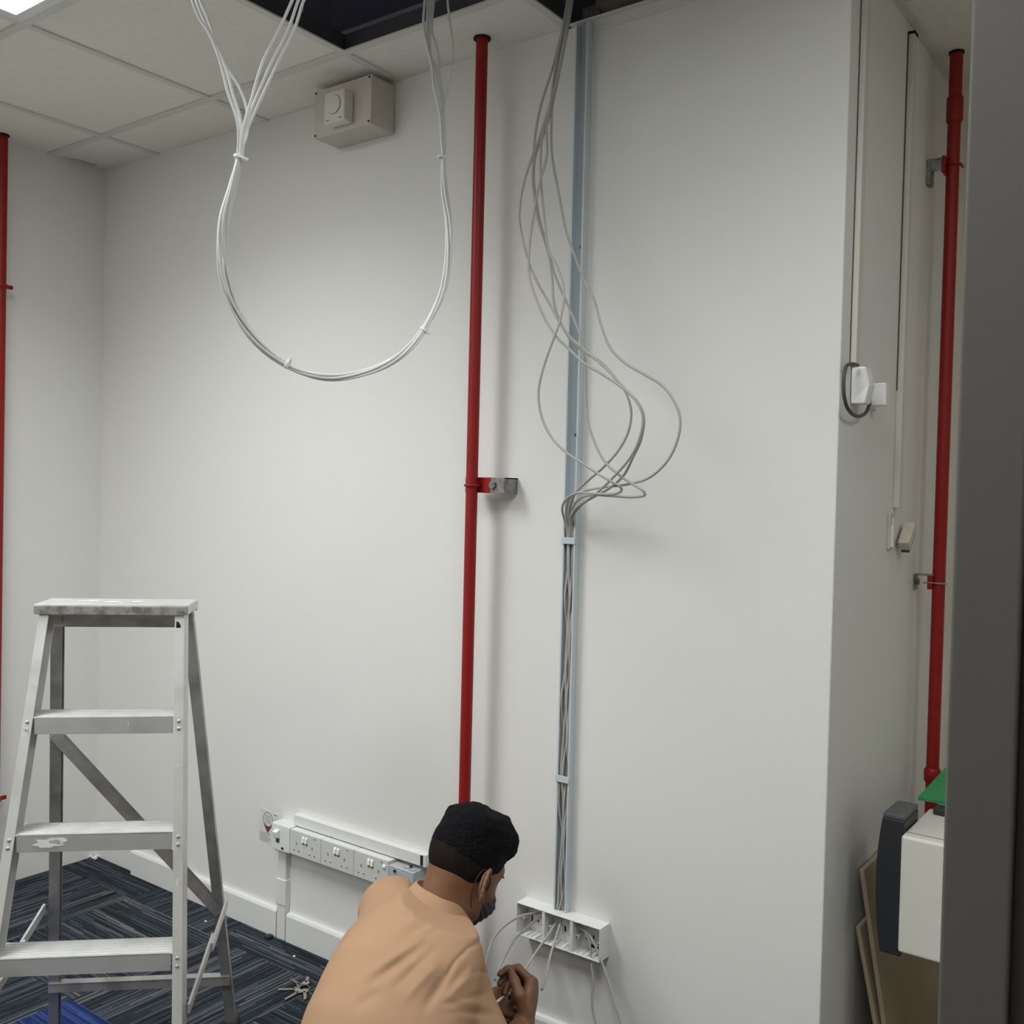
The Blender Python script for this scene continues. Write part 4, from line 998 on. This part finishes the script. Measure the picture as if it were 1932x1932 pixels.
# --- trousers and shoes
tr = SD()
for Hp, K, An in ((HR_, KR, AR), (HL_, KL, AL)): tr.chain([Hp, K], [.098, .070], .04); tr.chain([K, An], [.066, .052], .03)
tr.ell(hipc-Vector((0, 0, .03)), fl_, ff, Z3, .17, .13, .12, .05)
lo, hi = tr.bounds(.02)
net(tr, lo, hi, .007, 'trousers', 'trouser', person)
for An in (AR, AL):
    so = SD(); so.cone(An-ff*.03+Vector((0, 0, -.01)), An-ff*.15-Vector((0, 0, .018)), .045, .036, .02); lo, hi = so.bounds(.02); net(so, lo, hi, .006, 'shoe', 'shoe', person)

# --- hair
hr = SD()
hr.ell(HC+Uh*.030-Fh*.012, Fh, Rh, Uh, .0985, .0785, .090, .02)
hr.ell(HC+Uh*.078-Fh*.004, Fh, Rh, Uh, .088, .074, .050, .02)
hr.ell(HC+Uh*.080-Fh*.040, Fh, Rh, Uh, .056, .066, .042, .02)
hr.ell(HC+Uh*.088+Fh*.036, Fh, Rh, Uh, .060, .062, .040, .03)
hr.ell(HC+Uh*.070+Fh*.070, Fh, Rh, Uh, .026, .050, .024, .02)
hF, hU, hR = np.array(Fh), np.array(Uh), np.array(Rh)
def hairf(P):
    q = P-np.array(HC); f_ = q@hF; u_ = q@hU
    d = hr(P)
    curl = np.clip((u_-.03)/.05, 0, 1)
    d = d+curl*(.0045*vnoise(P, 150, 2)+.003*vnoise(P, 300, 5)+.005*vnoise(P, 75, 8))+.0008*vnoise(P, 500, 3)
    edge = np.interp(f_, [-.10, -.06, .0, .022, .040, .060, .075], [-.050, -.041, -.020, -.024, -.006, .038, .050])
    return np.maximum(d, (edge-u_)*.8)
lo, hi = hr.bounds(.02)
net(hairf, lo, hi, .0026, 'hair', 'hair', person)
fd = SD()
fd.ell(HC+Uh*.020-Fh*.013, Fh, Rh, Uh, .0963, .0762, .0895, .02)
def fadef(P):
    q = P-np.array(HC); f_ = q@hF; u_ = q@hU
    d = fd(P); edge = np.interp(f_, [-.10, -.06, -.02, .0, .03, .045], [-.062, -.056, -.040, -.024, -.034, -.010])
    return np.maximum(np.maximum(d, (edge-u_)*.8), f_-.046)
lo, hi = fd.bounds(.02)
net(fadef, lo, hi, .003, 'cropped_hair', 'fade', person)
# --- mask
mk = SD()
mk.ell(HC-Uh*.056+Fh*.052, Fh, Rh, Uh, .060, .0585, .054, .02)
mk.chain([HC-Uh*.030+Fh*.098, HC-Uh*.058+Fh*.112, HC-Uh*.105+Fh*.075], [.012, .014, .018], .03)
def maskf(P):
    q = P-np.array(HC); f_ = q@np.array(Fh); u_ = q@np.array(Uh)
    d = mk(P)+.0012*np.sin(u_*420+f_*120)
    d = np.maximum(d, (u_+.026-np.clip(f_-.05, 0, .06)*.25)); d = np.maximum(d, -(f_-.006+np.clip(u_+.10, 0, .07)*.25))
    return d
lo, hi = mk.bounds(.02)
net(maskf, lo, hi, .0028, 'face_mask', 'mask', person)
for s in (-1, 1):
    ec = HC-Uh*.024-Fh*.004+Rh*s*.076
    b = MB(); b.tube(spline([HC-Uh*.034+Fh*.034+Rh*s*.062, ec+Uh*.016+Fh*.016+Rh*s*.004, ec+Uh*.030-Fh*.010+Rh*s*.001, ec+Uh*.010-Fh*.020-Rh*s*.0, ec-Uh*.025-Fh*.012-Rh*s*.004, HC-Uh*.085+Fh*.026+Rh*s*.052], 6), .0013, 6)
    b.build('ear_loop', 'black', person, smooth=True)
    # eye and brow
    e = MB(); c_e = HC-Uh*.011+Fh*.0765+Rh*s*.031
    e.tube([c_e-Rh*.012, c_e+Fh*.0028, c_e+Rh*.012], [.0006, .0016, .0006], 6); e.build('eyelashes', 'hair', person)
    e = MB(); c_b = HC+Uh*.012+Fh*.084+Rh*s*.032
    e.tube([c_b-Rh*.017-Fh*.002, c_b+Uh*.003, c_b+Rh*.017-Fh*.004], [.0018, .0030, .0015], 8); e.build('eyebrow', 'hair', person)
# --- what he holds
g0 = at(932, 1896, 2.27); g1 = at(966, 1873, 2.30)
tag(MB().tube(spline([at(918, 1925, 2.22), g0, at(952, 1880, 2.29), g1, at(985, 1866, 2.31)], 6), .0033, 10).build('cable_end', 'cable_w', smooth=True), 'short white cable end pinched between the two hands', 'cable')
t = thing('cable_cutter', 'small dark hand tool held above the left hand', 'hand tool', at(962, 1842, 2.36))
tc_ = at(962, 1840, 2.37)
b = MB(); b.obox(tc_, v(.9, -.25, .2), v(.2, .9, 0), v(0, 0, 1), .016, .006, .005); b.build('jaw_head', 'tool', t, bevel=.002)
b = MB(); b.tube([tc_+v(.9, -.25, .2)*.012, at(968, 1862, 2.37), at(962, 1884, 2.38)], [.004, .005, .005], 10); b.build('handle', 'black', t, smooth=True)
b = MB(); b.tube([tc_-v(.9, -.25, .2)*.006, at(955, 1858, 2.38), at(948, 1884, 2.39)], [.004, .005, .005], 10); b.build('handle', 'black', t, smooth=True)
